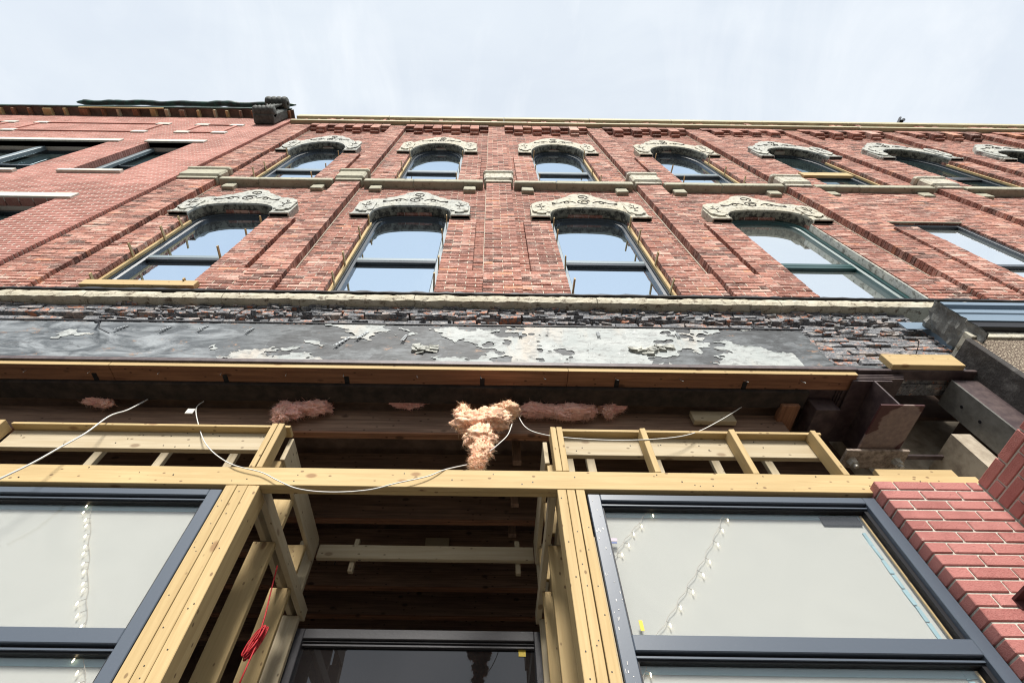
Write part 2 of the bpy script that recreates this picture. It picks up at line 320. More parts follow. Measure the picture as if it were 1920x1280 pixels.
m_pink = wool_mat('pink_glass_wool', (.85, .48, .43), (.72, .32, .30)); m_buff = wool_mat('buff_glass_wool', (.90, .62, .42), (.82, .40, .28))

# ------------------------------------------------------------------ brickwork
def minus(reg, excl):
    x0, x1, z0, z1 = reg; xs = sorted({x0, x1, *[min(max(e[k], x0), x1) for e in excl for k in (0, 1)]}); out = []
    for a, b in zip(xs, xs[1:]):
        if b - a < 1e-6: continue
        zs = [(z0, z1)]
        for e in excl:
            if e[0] < (a + b) / 2 < e[1]:
                nz = []
                for p, q in zs:
                    if e[2] > p: nz.append((p, min(q, e[2])))
                    if e[3] < q: nz.append((max(p, e[3]), q))
                zs = [(p, q) for p, q in nz if q - p > 1e-6]
        out += [(a, b, p, q) for p, q in zs]
    return out
class Wall:
    def __init__(s): s.bricks = []; s.core = MB()
    def lay(s, x0, x1, z0, z1, y, excl=(), depth=.1, course=.0685, L=.203, joint=.0095, jit=.002, core=.2, off=0.0, rough=.0015, flem=False, rec=.013, perp=.0035, tone=1.0, fillet=False):
        for a, b, p, q in minus((x0, x1, z0, z1), excl):
            s.core.box(a + .008, b - .008, y + rec, y + core, p, q)
        if fillet:
            for xx in (x0 - .012, x1): s.core.box(xx, xx + .012, y + depth - .026, y + depth, z0, z1)
        k = math.floor(z0 / course)
        while k * course < z1 - .02:
            zb = max(k * course + joint / 2, z0); zt = min((k + 1) * course - joint / 2, z1); zm = (zb + zt) / 2
            if zt - zb > .02:
                iv = [(x0, x1)]
                for e in excl:
                    if e[2] < zm < e[3]:
                        ni = []
                        for p, q in iv:
                            if e[1] <= p or e[0] >= q: ni.append((p, q)); continue
                            if e[0] > p: ni.append((p, e[0]))
                            if e[1] < q: ni.append((e[1], q))
                        iv = ni
                for p, q in iv:
                    if q - p < .03: continue
                    o = off + (k % 2) * .5 * (L + joint); g = math.floor((p - o) / (L + joint)) * (L + joint) + o; cuts = [p]
                    while g < q:
                        if g > p + .05 and g < q - .05: cuts.append(g)
                        if flem and k % 2 and g + L * .5 > p + .05 and g + L * .5 < q - .05 : cuts.append(g + L * .5)
                        g += L + joint
                    cuts.append(q)
                    for i in range(len(cuts) - 1):
                        a = cuts[i] + (joint / 2 if i else 0); b = cuts[i + 1] - (joint / 2 if i < len(cuts) - 2 else 0)
                        X, Y_, D = proj((a + b) / 2, y, zm)
                        if D < .2 or X < -350 or X > 2270 or Y_ > 1500: continue
                        if i and perp: s.core.box(cuts[i] - joint / 2, cuts[i] + joint / 2, y + perp, y + .05, zb + .001, zt - .001)
                        r = (random.random() ** 1.05) * tone if random.random() > .04 else random.random(); pj = random.gauss(0, jit)
                        s.bricks.append((D, X, Y_, a, b, y + pj, y + depth, zb, zt, r, rough))
            k += 1
    def build(s, parent, mat, mmat, name='brick', cap=300, b=0.0):
        s.core.build('mortar_backing', mmat, parent)
        vis = sorted([t for t in s.bricks if -20 < t[1] < 1940 and 200 < t[2] < 1300], key=lambda t: t[0])[:cap]; ids = set(map(id, vis)); rest = MB()
        for t in s.bricks:
            D, X, Y_, a, b_, y0, y1, zb, zt, r, rj = t
            if id(t) in ids: MB().bbox(a, b_, y0, y1, zb, zt, b or .005, r, rj).build(name, mat, parent)
            else: rest.box(a, b_, y0, y1, zb, zt, r, rj)
        if rest.v: stuff(rest.build('brickwork', mat, parent))

# =================================================================== SETTING
struct(MB().box(-30, 30, -5, 0.0, -.3, 0).build('pavement', m_pave)); struct(MB().box(-300, 300, -300, -5.0, -.6, -.13).build('road', m_road))
struct(MB().box(-300, 300, 0.005, 300, -.4, -.01).build('ground', m_pave))

# =================================================================== MAIN BUILDING
bld = thing('brick_building', 'weathered red brick building with carved stone window hoods, its stripped shopfront open below', 'building', (3, .2, 0))
PX = [.145 + 2.57 * (k - 2) for k in range(0, 9)]; BC = [.145 + 2.57 * (k - 1.5) for k in range(0, 8)]
Z0, ZB, ZB2, ZTOP = 6.0, 10.31, 10.47, 16.05
wall = Wall()
for k, c in enumerate(PX):
    a, b = (c - .205, c + .205)
    if k == 0: a, b = -5.335, -4.70
    if k == 4: a, b = 5.08, 5.60
    wall.lay(a, b, Z0, ZTOP, 0.0, depth=.125, core=.12, off=a, fillet=True)
for j, c in enumerate(BC):
    l = (PX[j] + .205) if j else -4.70; r = PX[j + 1] - .205
    if j == 4: l = 5.60
    W, S = .572, .95
    z3 = [(c - S, c + S, ZB2, 12.80), (c - W, c + W, 12.78, 13.7)]
    if j < 4: ex = z3 + [(c - S, c + S, Z0, 8.63), (c - W, c + W, 8.5, 9.05), (c - 1.075, c + 1.075, Z0, 6.85)]
    elif j == 4: ex = z3 + [(5.60, 6.82, Z0, 8.775)]
    else: ex = z3 + [(c - .6, c + .6, Z0, 8.775)]
    wall.lay(l, r, Z0, ZTOP, .11 if j != 4 else .075, ex, core=.12, tone=.72 if j != 4 else 1.0)
    # window surrounds standing proud of the panel
    for s_ in (-1, 1):
        a, b = sorted((c + s_ * W, c + s_ * S))
        wall.lay(a, b, ZB2, 12.79, .05, depth=.115, core=.16, off=a)
        if j < 4:
            wall.lay(a, b, 6.85, 8.60, .05, depth=.115, core=.16, off=a)
            a, b = sorted((c + s_ * W, c + s_ * 1.075)); wall.lay(a, b, Z0, 6.85, .05, depth=.115, core=.16, off=a)
wall.lay(5.49, 5.80, Z0, 8.3, -.035, depth=.12, core=.16, jit=.002, off=5.49)
wall.build(bld, m_brick, m_mortar)
# corbel table under the coping
for j, c in enumerate(BC):
    l = PX[j] + .205 if j else -4.70; r = PX[j + 1] - .205; n = 9; st = (r - l) / n
    for i in range(n):
        zt = 15.72 if i % 2 == 0 else 15.44; a, b = l + i * st + .006, l + (i + 1) * st - .006
        mb = MB()
        mb.bbox(a, b, -.03, .12, zt, 15.98, .006, random.random()); mb.bbox(a + .01, b - .01, .045, .12, zt - .10, zt - .005, .006, random.random())
        mb.build('corbel_bricks', m_brick, bld)
# coping boards and ragged top
TL, TR = -5.30, 16.0
for z0, z1, y0, nm in ((15.98, 16.12, -.10, 'lower_coping_strip'), (16.5, 16.75, -.12, 'roof_edge_strip')):
    x = TL
    while x < TR:
        x2 = min(x + random.uniform(2.2, 3.2), TR); dz = random.uniform(-.02, .02); MB().bbox(x, x2 - .012, y0, .2, z0 + dz, z1 + dz, .01, random.random()).build(nm, m_strip, bld); x = x2
MB().box(TL, TR, -.02, .2, 16.12, 16.5).build('parapet_band', m_mortarL, bld)
mb = MB()
for i in range(240):
    x = TL + (TR - TL) * i / 240; mb.box(x, x + random.uniform(.05, .2), -.05 - random.random() * .03, 0, 16.14, 16.14 + random.uniform(.05, .3), random.random(), .01)
stuff(mb.build('broken_brick_edge', m_brick, bld))
# belt course with caps and blocks
for j, c in enumerate(BC):
    l = PX[j] + .27 if j else -4.62; r = PX[j + 1] - .27
    mb = MB(); mid = (l + r) / 2 + random.uniform(-.3, .3)
    for a, b in ((l, mid - .004), (mid + .004, r)):
        mb.bbox(a, b, -.025, .13, ZB + .02, ZB2, .012, j=.003)
    mb.build('belt_course', m_belt, bld)
    for bx in (l + .22, r - .22): MB().bbox(bx - .10, bx + .10, .045, .13, ZB - .20, ZB + .0, .012, j=.004).build('stone_block', m_belt, bld)
for k, c in enumerate(PX):
    a, b = (c - .205, c + .205) if k else (-5.335, -4.70)
    mb = MB(); mb.bbox(a - .045, b + .045, -.062, .12, 10.46, 10.82, .03, j=.004); mb.bbox(a - .065, b + .065, -.08, .12, 10.825, 10.95, .03, j=.004)
    mb.bbox(a - .02, b + .02, -.03, .12, 10.36, 10.455, .01); mb.build('pilaster_cap', m_belt if k in (0, 1) else m_hoodc, bld)

# stone hoods
def arch(W, zs, zt, p, n=28):
    out = []
    for i in range(n + 1):
        t = math.pi * (1 - i / n); x = math.cos(t); x = math.copysign(abs(x) ** (2 / p), x); z = abs(math.sin(t)) ** (2 / p); out.append((x * W, zs + (zt - zs) * z))
    return out
def interp(tab, x):
    x = abs(x)
    for (a, p), (b, q) in zip(tab, tab[1:]):
        if a <= x <= b:
            t = (x - a) / (b - a); t = t * t * (3 - 2 * t); return p + (q - p) * t
    return tab[-1][1]
def spiral(cx, cz, r0, r1, t0, t1, n=16, sx=1):
    return [(cx + sx * (r0 + (r1 - r0) * i / n) * math.cos(t0 + (t1 - t0) * i / n), cz + (r0 + (r1 - r0) * i / n) * math.sin(t0 + (t1 - t0) * i / n)) for i in range(n + 1)]
def hood(c, fl, mat):
    c0 = c; c = c + .01
    if fl == 2:
        zb, zs, zt, p = 8.60, 8.62, 9.07, 2.9; top = [(0, 9.80), (.12, 9.77), (.27, 9.58), (.36, 9.50), (.52, 9.38), (.63, 9.39), (.76, 9.28), (.84, 9.05)]; k = 1.0
    else:
        zb, zs, zt, p = 12.78, 12.80, 13.72, 2.15; top = [(0, 14.46), (.15, 14.42), (.35, 14.20), (.52, 13.94), (.63, 13.76), (.74, 13.70), (.84, 13.3)]; k = 1.5
    ar = arch(.575, zs, zt, p, 36); sam = [(-.84, zb, top[-1][1]), (-.76, zb, interp(top, .76)), (-.67, zb, interp(top, .67)), (-.576, zb, interp(top, .576))]
    sam += [(x, z, interp(top, x)) for x, z in ar]; sam += [(-a, b, d) for a, b, d in sam[3::-1]]
    sam = [(x + c, a, b + random.uniform(-.012, .012)) for x, a, b in sam]
    o = MB().strip(sam, .005, .165).build('window_hood', mat, bld)
    mo = [(x * 1.10 + c, z + .07 * k * max(0, (z - zs) / (zt - zs)) + .0) for x, z in ar]; mi = [(x + c, z - .004) for x, z in ar]
    MB().ring(mo, mi, -.012, .03, .0).build('arch_moulding', mat, o)
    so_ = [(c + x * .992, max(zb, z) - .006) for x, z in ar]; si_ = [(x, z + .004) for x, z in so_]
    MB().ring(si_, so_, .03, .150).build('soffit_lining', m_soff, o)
    for s_ in (-1, 1):
        e = [(.56, 8.82), (.58, 8.78), (.61, 8.78), (.64, 8.73), (.69, 8.71), (.74, 8.73), (.77, 8.78), (.80, 8.78), (.82, 8.83)]
        tp = [(.56, 9.12), (.62, 9.20), (.69, 9.24), (.76, 9.20), (.82, 9.12)]
        def tt(x):
            for (a, q), (b, r_) in zip(tp, tp[1:]):
                if a <= x <= b: return q + (r_ - q) * (x - a) / (b - a)
            return 9.12
        f = (lambda z: z) if fl == 2 else (lambda z: 12.78 + (z - 8.60) * 1.5)
        sm = [(c + s_ * x, f(z), f(tt(x))) for x, z in e]
        if s_ < 0: sm = sm[::-1]
        mb = MB().strip(sm, -.022, .005)
        a, b = sorted((c + s_ * .578, c + s_ * .86)); mb.bbox(a, b, -.015, .049, f(8.60), f(8.635), .012); mb.bbox(a + .01, b - .01, -.008, .045, f(8.65), f(8.68), .01); mb.build('hood_shoulder', mat, o)
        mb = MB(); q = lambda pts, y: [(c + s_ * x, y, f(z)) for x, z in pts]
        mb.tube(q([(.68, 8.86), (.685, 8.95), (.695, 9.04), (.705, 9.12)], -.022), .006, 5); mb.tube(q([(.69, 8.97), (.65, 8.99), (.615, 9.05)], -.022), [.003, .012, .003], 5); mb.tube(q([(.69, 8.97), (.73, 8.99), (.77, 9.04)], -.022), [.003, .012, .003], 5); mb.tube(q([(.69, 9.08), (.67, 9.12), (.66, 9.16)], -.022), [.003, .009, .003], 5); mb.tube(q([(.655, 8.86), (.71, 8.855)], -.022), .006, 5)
        mb.build('carved_leaf', m_groove_shade, o)  # dark raised tubes drawn in place of shaded leaf grooves
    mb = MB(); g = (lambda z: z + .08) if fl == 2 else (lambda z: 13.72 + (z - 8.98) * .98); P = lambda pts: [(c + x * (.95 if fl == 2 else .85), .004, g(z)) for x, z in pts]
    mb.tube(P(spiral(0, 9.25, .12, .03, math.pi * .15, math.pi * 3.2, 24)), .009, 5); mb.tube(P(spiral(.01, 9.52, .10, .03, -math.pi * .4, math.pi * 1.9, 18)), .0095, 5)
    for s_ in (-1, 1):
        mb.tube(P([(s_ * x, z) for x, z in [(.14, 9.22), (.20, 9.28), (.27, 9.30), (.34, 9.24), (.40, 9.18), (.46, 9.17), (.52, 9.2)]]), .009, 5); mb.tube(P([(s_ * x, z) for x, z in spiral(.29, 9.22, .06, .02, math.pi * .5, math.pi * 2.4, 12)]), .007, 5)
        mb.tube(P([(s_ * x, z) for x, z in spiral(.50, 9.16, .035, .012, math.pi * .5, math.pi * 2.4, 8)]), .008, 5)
    mb.build('carved_scroll', m_groove_shade, o)  # scroll grooves: their shade is painted as dark tubes on the face
    return ar, zs, zt
# windows
def window(c, fl, j, style):
    fr = {'blue': m_winfr, 'green': m_green, 'dark': m_winfr}[style]; gl = {'blue': m_gblue, 'green': m_gclear, 'dark': m_gdark}[style]
    if fl == 2: zb, zs, zt, p, zr = 5.95, 8.62, 9.075, 2.9, 7.40
    else: zb, zs, zt, p, zr = 10.45, 12.80, 13.725, 2.15, 11.80
    ar = arch(.572, zs, zt, p, 28); prof = [(-.572, zb)] + ar + [(.572, zb)]
    def inset(d, dz=None):
        dz = d if dz is None else dz; k = (.572 - d) / .572
        return [(c + x * k, zb if z <= zb + 1e-6 else (z - dz * max(0, (z - zs) / (zt - zs)))) for x, z in prof]
    root = MB().ring(inset(0), inset(.055), .155, .23).build('window', fr, bld)
    MB().ring(inset(.057), inset(.085), .175, .235, .185).build('upper_sash', fr, root)
    def pane(d, y, za, zc, nm):
        pts = [(x, z) for x, z in inset(d)]
        pts = [(x, max(za, min(z, zc))) for x, z in pts]; vs = [(x, y, z) for x, z in pts] + [(x, y + .006, z) for x, z in pts]; n = len(pts)
        fs = [tuple(range(n))[::-1], tuple(range(n, 2 * n))] + [(i, (i + 1) % n, n + (i + 1) % n, n + i) for i in range(n)]
        mb = MB(); mb.add(vs, fs); return mb.build(nm, gl, root)
    pane(.08, .205, zr, 99, 'upper_pane'); pane(.08, .222, zb, zr - .0, 'lower_pane')
    mb = MB().bbox(c - .49, c + .49, .178, .221, zr, zr + .075 * (1 if fl == 2 else 1.6), .004); mb.build('meeting_rail', m_winlt if style == 'blue' else fr, root)
    MB().box(c - .49, c + .49, .182, .22, zr - .05, zr - .001).build('lower_sash_rail', fr, root)
    for s_ in (-1, 1):
        far = s_ * (c - .145) > 0
        if not far:
            a, b = sorted((c + s_ * .571, c + s_ * .505)); MB().bbox(a, b, .135, .154, zb, zs + .1, .004).build('frame_cover', fr if style == 'green' else m_winlt, root)  # pale strip carries the painted sky sheen of the near jamb
        elif style != 'green':
            a, b = sorted((c + s_ * .571, c + s_ * .535)); MB().bbox(a, b, .115, .153, zb, zs - .02, .003).build('wooden_stop', pine[2], root)
        else:
            a, b = sorted((c + s_ * .571, c + s_ * .55)); MB().bbox(a, b, .06, .153, zb, zs - .02, .003).build('flaking_jamb_lining', m_hoodg, root)
    if style != 'green' and j < 4:
        for s_ in (-1, 1):
            for t in ((.10, .42, .72, .98) if fl == 2 else (.12, .45, .9)):
                z = (6.25 if fl == 2 else 10.6) + t * (2.25 if fl == 2 else 2.2) + random.uniform(-.12, .12); l = random.uniform(.06, .14); x = c + s_ * (.56 - random.uniform(0, .03))
                MB().bar((x, .15, z), (x + random.uniform(-.012, .012), -l + .05, z + random.uniform(-.03, .03)), random.uniform(.01, .016), .035, random.random()).build('wooden_shim', pine[1], root)
    return root
for j, c in enumerate(BC):
    hood(c, 3, m_hoodc if j in (1, 2, 3) else m_hoodg); window(c, 3, j, 'blue' if j < 4 else 'dark')
    if j < 4: hood(c, 2, m_hoodg if j < 2 else m_hoodc); window(c, 2, j, 'green' if j == 3 else 'blue')
# flat headed window at the right
def flat_window(x0, x1, zb, zt, y, fr, gl, root_par, zr=None, nm='window'):
    mb = MB()
    for a, b, c_, d in ((x0, x0 + .06, zb, zt), (x1 - .06, x1, zb, zt), (x0 + .0605, x1 - .0605, zt - .06, zt), (x0 + .0605, x1 - .0605, zb, zb + .05)): mb.bbox(a, b, y, y + .07, c_, d, .004)
    r = mb.build(nm, fr, root_par); zr = zr or (zb + zt) / 2
    MB().box(x0 + .05, x1 - .05, y + .04, y + .045, zr, zt - .05).build('upper_pane', gl, r); MB().box(x0 + .05, x1 - .05, y + .055, y + .06, zb + .04, zr).build('lower_pane', gl, r)
    MB().bbox(x0 + .061, x1 - .061, y + .015, y + .053, zr - .03, zr + .04, .004).build('meeting_rail', fr, r); return r
flat_window(5.62, 6.81, 6.0, 8.76, .10, m_winfr, m_gclear, bld, 7.35)
MB().bbox(5.6, 6.84, .06, .2, 8.776, 8.80, .004).build('lintel_strip', m_belt, bld)
for j in (5, 6): c = BC[j]; flat_window(c - .6, c + .6, 6.0, 8.76, .17, m_winfr, m_gclear, bld, 7.35)

# sill band, tarred brick, painted steel lintel
x = -5.33
while x < 7.6:
    x2 = min(x + random.uniform(1.3, 2.1), 7.6); n = 16; y0 = -.085
    if x2 - x < .3: break
    mb = MB(); nx = int((x2 - x) / .035); row = []
    for i in range(nx + 1):
        t = x + (x2 - .006 - x) * i / nx; nz_ = lambda q, s_=1.0: s_ * noise.noise((t * 6, q, 0)) + .6 * s_ * noise.noise((t * 19, q, 3)); zt_ = 5.975 + .016 * nz_(1) - (.02 if noise.noise((t * 3.1, 8, 1)) > .38 else 0); zb_ = 5.858 + .012 * nz_(2)
        row += [(t, .12, zb_), (t, -.078 + .012 * nz_(3), zb_), (t, -.088 + .010 * nz_(4), zb_ + .045), (t, -.088 + .010 * nz_(5), zt_ - .03), (t, -.074 + .01 * nz_(6), zt_), (t, .12, zt_)]
    fs = [(i * 6 + k, i * 6 + k + 1, i * 6 + k + 7, i * 6 + k + 6) for i in range(nx) for k in range(5)] + [tuple(range(6)), tuple(nx * 6 + k for k in range(6))[::-1]]
    mb.add(row, fs, random.random()); mb.build('sill_stone', m_sill, bld); x = x2
mb = MB()
sam = [(-5.33 + i * .06, 5.982 + .01 * random.random(), 6.0 + random.random() ** 2 * .03) for i in range(200)]
mb.strip(sam, -.095, .1); mb.build('torn_flashing_edge', m_frameb, bld)
tw = Wall()
def tarrow(x0, x1, z0, z1, y, jit=.0045): tw.lay(x0, x1, z0, z1, y, depth=.12, core=.14, jit=jit, course=.0685, rough=.009, L=.2, perp=0)
tarrow(-5.33, 3.95, 5.68, 5.852, .0); tarrow(-5.33, 3.95, 5.642, 5.678, .065, .002); tarrow(-5.33, 3.95, 5.445, 5.64, .0); tarrow(2.75, 3.95, 4.86, 5.44, .0, .006)
tw.bricks = [t for t in tw.bricks if random.random() > .018]
tw.core = MB().box(-5.32, 3.94, .09, .2, 4.86, 5.85)
tw.build(bld, m_tar, m_tar, 'tarred_brick', 240)
mb = MB()
for i in range(420):
    x = random.uniform(-3.6, 3.9); z = random.choice([5.84, 5.78, 5.71, 5.68, 5.62, 5.57, 5.50, 5.455]) + random.uniform(-.012, .012); l = random.uniform(.02, .11)
    mb.box(x, x + l, -.010 - random.random() * .012, .02, z, z + random.uniform(.006, .022), random.random(), .011)
stuff(mb.build('clinging_mortar_scraps', m_tar, bld))
lint = MB(); n = 60
lint.bbox(-5.3, 2.74, -.05, -.02, 4.862, 5.437, .003); lint.box(2.7401, 3.94, -.02, .0, 4.862, 4.95)
lint = lint.build('steel_lintel', m_peel, bld)
MB().bbox(-5.3, 2.86, -.075, .24, 4.815, 4.858, .003).build('bottom_flange', m_steel, lint); MB().bbox(2.8605, 3.90, -.06, .03, 4.83, 4.858, .003).build('flange_lip', m_steel, lint)
def paint_sheets():
    sx_, sz_ = .012, .0125; X0_, X1_, Z0_, Z1_ = -3.75, 2.73, 4.868, 5.432; nx = int((X1_ - X0_) / sx_); nz = int((Z1_ - Z0_) / sz_); V = {}
    def val(i, k):
        x = X0_ + i * sx_; z = Z0_ + k * sz_; p = Vector((x * .95 + 3.3, z * 1.9, .5))
        v = noise.noise(p * 1.25) + .55 * noise.noise(p * 3.1 + Vector((9, 0, 0))) + .30 * noise.noise(p * 8) + .16 * noise.noise(p * 21) - (.10 if x > -1.95 else .10 + min(.24, (-1.95 - x) * 2.0)) + (.14 if abs(x - .1) > .35 and -1.9 < x < 2.3 else 0) + min(.30, max(0, x - .75) * 1.2) - (.7 if x > 2.5 else 0)
        return v
    vals = [[val(i, k) for k in range(nz + 1)] for i in range(nx + 1)]; mb = MB(); idx = {}
    def vid(i, k):
        if (i, k) not in idx:
            v = vals[i][k]; cu = max(0, .09 - v) / .09; x = X0_ + (i + random.uniform(-.3, .3)) * sx_; z = Z0_ + (k + random.uniform(-.3, .3)) * sz_
            idx[(i, k)] = len(mb.v); mb.v.append((x, -.0535 - .011 * cu * max(0, noise.noise((x * 9, z * 9, 4)) + .25), z)); mb.a.append(random.random())
        return idx[(i, k)]
    for i in range(nx):
        for k in range(nz):
            q = [(i, k), (i + 1, k), (i + 1, k + 1), (i, k + 1)]; on = [c_ for c_ in q if vals[c_[0]][c_[1]] > 0]
            if len(on) >= 3: mb.f.append(tuple(vid(*c_) for c_ in on))
    return mb
stuff(paint_sheets().build('peeling_paint', m_paint, lint))
MB().box(-5.3, 2.76, -.062, -.05, 5.438, 5.452).build('lintel_top_edge', m_frameb, lint)
# perforated straps, spikes and wall ties hanging on the lintel
for px, py, l, tl in ((655, 632, .16, .5), (690, 622, .14, .5), (762, 628, .12, .15), (975, 622, .10, .0), (1120, 622, .10, .05), (1268, 625, .08, .05), (240, 610, .10, .6), (320, 612, .1, .4), (390, 610, .1, .4), (475, 615, .09, .3)):
    p = at(px, py, -.055); q = p + Vector((-l * tl, -.02, -l)); mb = MB(); d = (q - p)
    for i in range(5):
        a = p + d * (i / 5); b = p + d * ((i + .62) / 5); mb.bar(a, b, .026, .003)
    mb.bar(p + Vector((-.011, 0, 0)), q + Vector((-.011, 0, 0)), .005, .003); mb.bar(p + Vector((.011, 0, 0)), q + Vector((.011, 0, 0)), .005, .003); mb.build('perforated_strap', m_galv, lint)
mb = MB(); p = at(190, 600, -.05); mb.tube([p, p + Vector((.05, -.05, -.12)), p + Vector((.10, -.06, -.14)), p + Vector((.16, -.06, -.24)), p + Vector((.28, -.05, -.30))], [.012, .012, .005, .004, .004], 6); mb.build('bent_spike', m_frameb, lint)
for px, py in ((1205, 660), (1240, 655), (795, 655)):
    p = at(px, py, -.055); mb = MB()
    for i in range(14): a, b = random.uniform(-.09, .09), random.uniform(-.035, .035); mb.box(p.x + a - .03, p.x + a + .03, -.058 - random.random() * .02, -.05, p.z + b - .018, p.z + b + .018, random.random(), .012)
    mb.build('plaster_blob', m_hoodg, lint)
# timber nailer below the lintel
x = -5.2
for x2 in (-2.9, .62, 2.84):
    MB().bbox(x, x2 - .004, -.052, .088, 4.768, 4.812, .002, random.random()).build('nailer_board', red_old[0], bld); MB().box(x, x2 - .004, -.058, -.0525, 4.768, 4.812).build('nailer_front_edge', pine[0], bld); x = x2
MB().bbox(-5.2, 2.50, .09, .25, 4.735, 4.80, .003).build('dark_plate', plain('blackened_plate', (.03, .024, .02), .9, 9, (.07, .05, .04)), bld)
for i, px in enumerate((25, 150, 285, 405, 530, 640, 780, 900, 1020, 1155, 1275, 1395, 1500)):
    p = at(px, 712, .0); p.z = 4.766; mb = MB(); mb.tube([p, p + Vector((.004, -.006, -.03)), p + Vector((.014, -.012, -.045))], .0025, 5); mb.build('bent_nail', m_galv, bld)
    if i % 2: MB().box(p.x + .0, p.x + .035, .02, .09, 4.7635, 4.7675).build('notch_mark', m_frameb, bld)
# joists
for k in range(7):
    y = .36 + .5 * k; zt = 4.80 if k else 4.78
    MB().bbox(-5.2, 2.36 if k == 0 else 3.0, y, y + .05, 4.52, zt, .004, random.random()).build('floor_joist', old[0], bld)
for k in range(6): MB().bbox(-5.2, 2.36 if k == 0 else 2.9, .355 + .5 * k, .415 + .5 * k, 4.50, 4.5195, .003, random.random()).build('joist_edge_strip', red_old[0], bld)
MB().bbox(2.31, 2.45, .20, .52, 4.70, 4.755, .004).build('reddish_trimmer', red_old[1], bld)
for px, py, y in ((968, 850, .7), (965, 950, 1.2), (960, 1000, 1.6)):
    p = at(px, py, y); MB().bbox(p.x - .035, p.x + .035, y - .05, y + .0, 4.52, 4.80, .003).build('bridging_block', old[2], bld)
MB().bbox(-.56, -.34, 1.80, 1.855, 4.56, 4.66, .003).build('joist_block', grey_pine[0], bld)
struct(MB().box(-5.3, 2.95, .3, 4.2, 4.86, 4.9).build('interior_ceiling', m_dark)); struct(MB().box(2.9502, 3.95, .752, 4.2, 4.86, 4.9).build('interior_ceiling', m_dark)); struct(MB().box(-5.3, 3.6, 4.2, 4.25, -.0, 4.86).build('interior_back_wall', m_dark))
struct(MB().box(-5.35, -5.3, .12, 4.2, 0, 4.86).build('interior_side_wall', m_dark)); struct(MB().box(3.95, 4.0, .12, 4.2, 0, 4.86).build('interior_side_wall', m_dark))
struct(MB().box(-5.3, 3.95, .12, 4.2, 0.0, .02).build('interior_floor', plain('pale_bounce_concrete', (.75, .70, .62), .9, 8, (.62, .57, .5)))); struct(MB().box(-5.3, 4.0, .46, .5, 4.9, 16).build('interior_wall_lining', m_dark))  # unseen floor kept pale to bounce sunlight up onto the joists
MB().bbox(1.62, 1.95, .30, .345, 4.63, 4.75, .003).build('loose_grey_board', grey_pine[0], bld)

# =================================================================== TIMBER FRAMING
tf = thing('timber_framing', 'fresh pine stud framing round the open entry, its long header crossing below the steel lintel', 'timber frame', (-.4, .5, 0))
def stick(nm, x0, x1, y0, y1, z0, z1, ax, mats=pine): return MB().bbox(x0, x1, y0, y1, z0, z1, .003, random.random(), .0015).build(nm, mats[ax], tf)
HB, HT = 3.66, 3.80
stick('header', -5.0, 2.98, -.0, .038, HB, HT, 0); stick('header', -5.0, 2.26, .040, .078, HB + .002, HT - .004, 0)
# raised boards and blocks over the header
stick('upper_board', -3.24, -1.47, .095, .133, 4.04, 4.20, 0, grey_pine); stick('upper_board', .45, 2.28, .095, .133, 4.035, 4.20, 0, grey_pine)
stick('top_plate', -3.24, -1.34, .04, .133, 4.2005, 4.225, 0); stick('top_plate', .43, 2.28, .04, .133, 4.2005, 4.225, 0)
for cx in (1.05, 1.65, 2.20): stick('cripple_stud', cx - .019, cx + .019, .0, .094, HT + .0, 4.12 + .08, 2)
for cx in (-3.27, -1.43, -1.385, .445, .487): stick('cripple_stud', cx - .019, cx + .019, .0, .094, HT + .0, 4.20, 2)
for cx, zz in ((-2.92, 3.98), (-2.42, 3.96), (-1.90, 3.94), (.62, 3.9), (.78, 3.98), (1.28, 3.96), (1.72, 3.93), (2.12, 3.94)): stick('ceiling_hanger', cx - .03, cx + .03, .46, .50, zz + .02, 4.5, 2, grey_pine)
# posts
for i in range(3): stick('post', -1.522 + i * .066, -1.522 + i * .066 + .0635, .002, .142, 0, HB - .002, 2)
for i, dz in enumerate((0, -.0, -.0)): stick('post', .418 + i * .053, .418 + i * .053 + (.0505, .047, .051)[i], .002, .142, 0, HB - .002, 2)
stick('packer', .579 - .002, .586, .03, .1, 0, HB - .3, 2, grey_pine)
for s_, xi in ((-1, -1.345), (1, .40)):
    xo = xi + s_ * .14; a, b = sorted((xi, xo))
    stick('side_plate', xi - .019 if s_ > 0 else xi - .019, xi + .019, .08, 1.44, HB, HB + .09, 1, grey_pine)
    stick('side_plate', xi + s_ * .075 - .019, xi + s_ * .075 + .019, .08, 1.44, HB, HB + .09, 1, grey_pine)
    stick('side_board', xi - .015, xi + .015, .14, 1.22, 4.0, 4.2, 1, grey_pine)
    for y in (.52, 1.02): stick('stud', a, b, y, y + .04, 0, HB - .002, 2); stick('upper_stud', a, b, y, y + .04, HB + .0905, 4.0, 2)
    stick('upper_stud', a, b, .15, .19, HB + .0905, 4.0, 2); stick('upper_stud', a, b, 1.24, 1.28, HB + .0905, 4.2, 2, grey_pine); stick('stud', a, b, 1.36, 1.40, 0, HB - .002, 2, grey_pine)
stick('cross_board', -1.33, .385, 1.26, 1.30, 4.06, 4.18, 0, grey_pine)
for cx in (-1.05, .26): stick('hanger', cx - .02, cx + .02, 1.305, 1.345, 3.98, 4.27, 2, grey_pine)

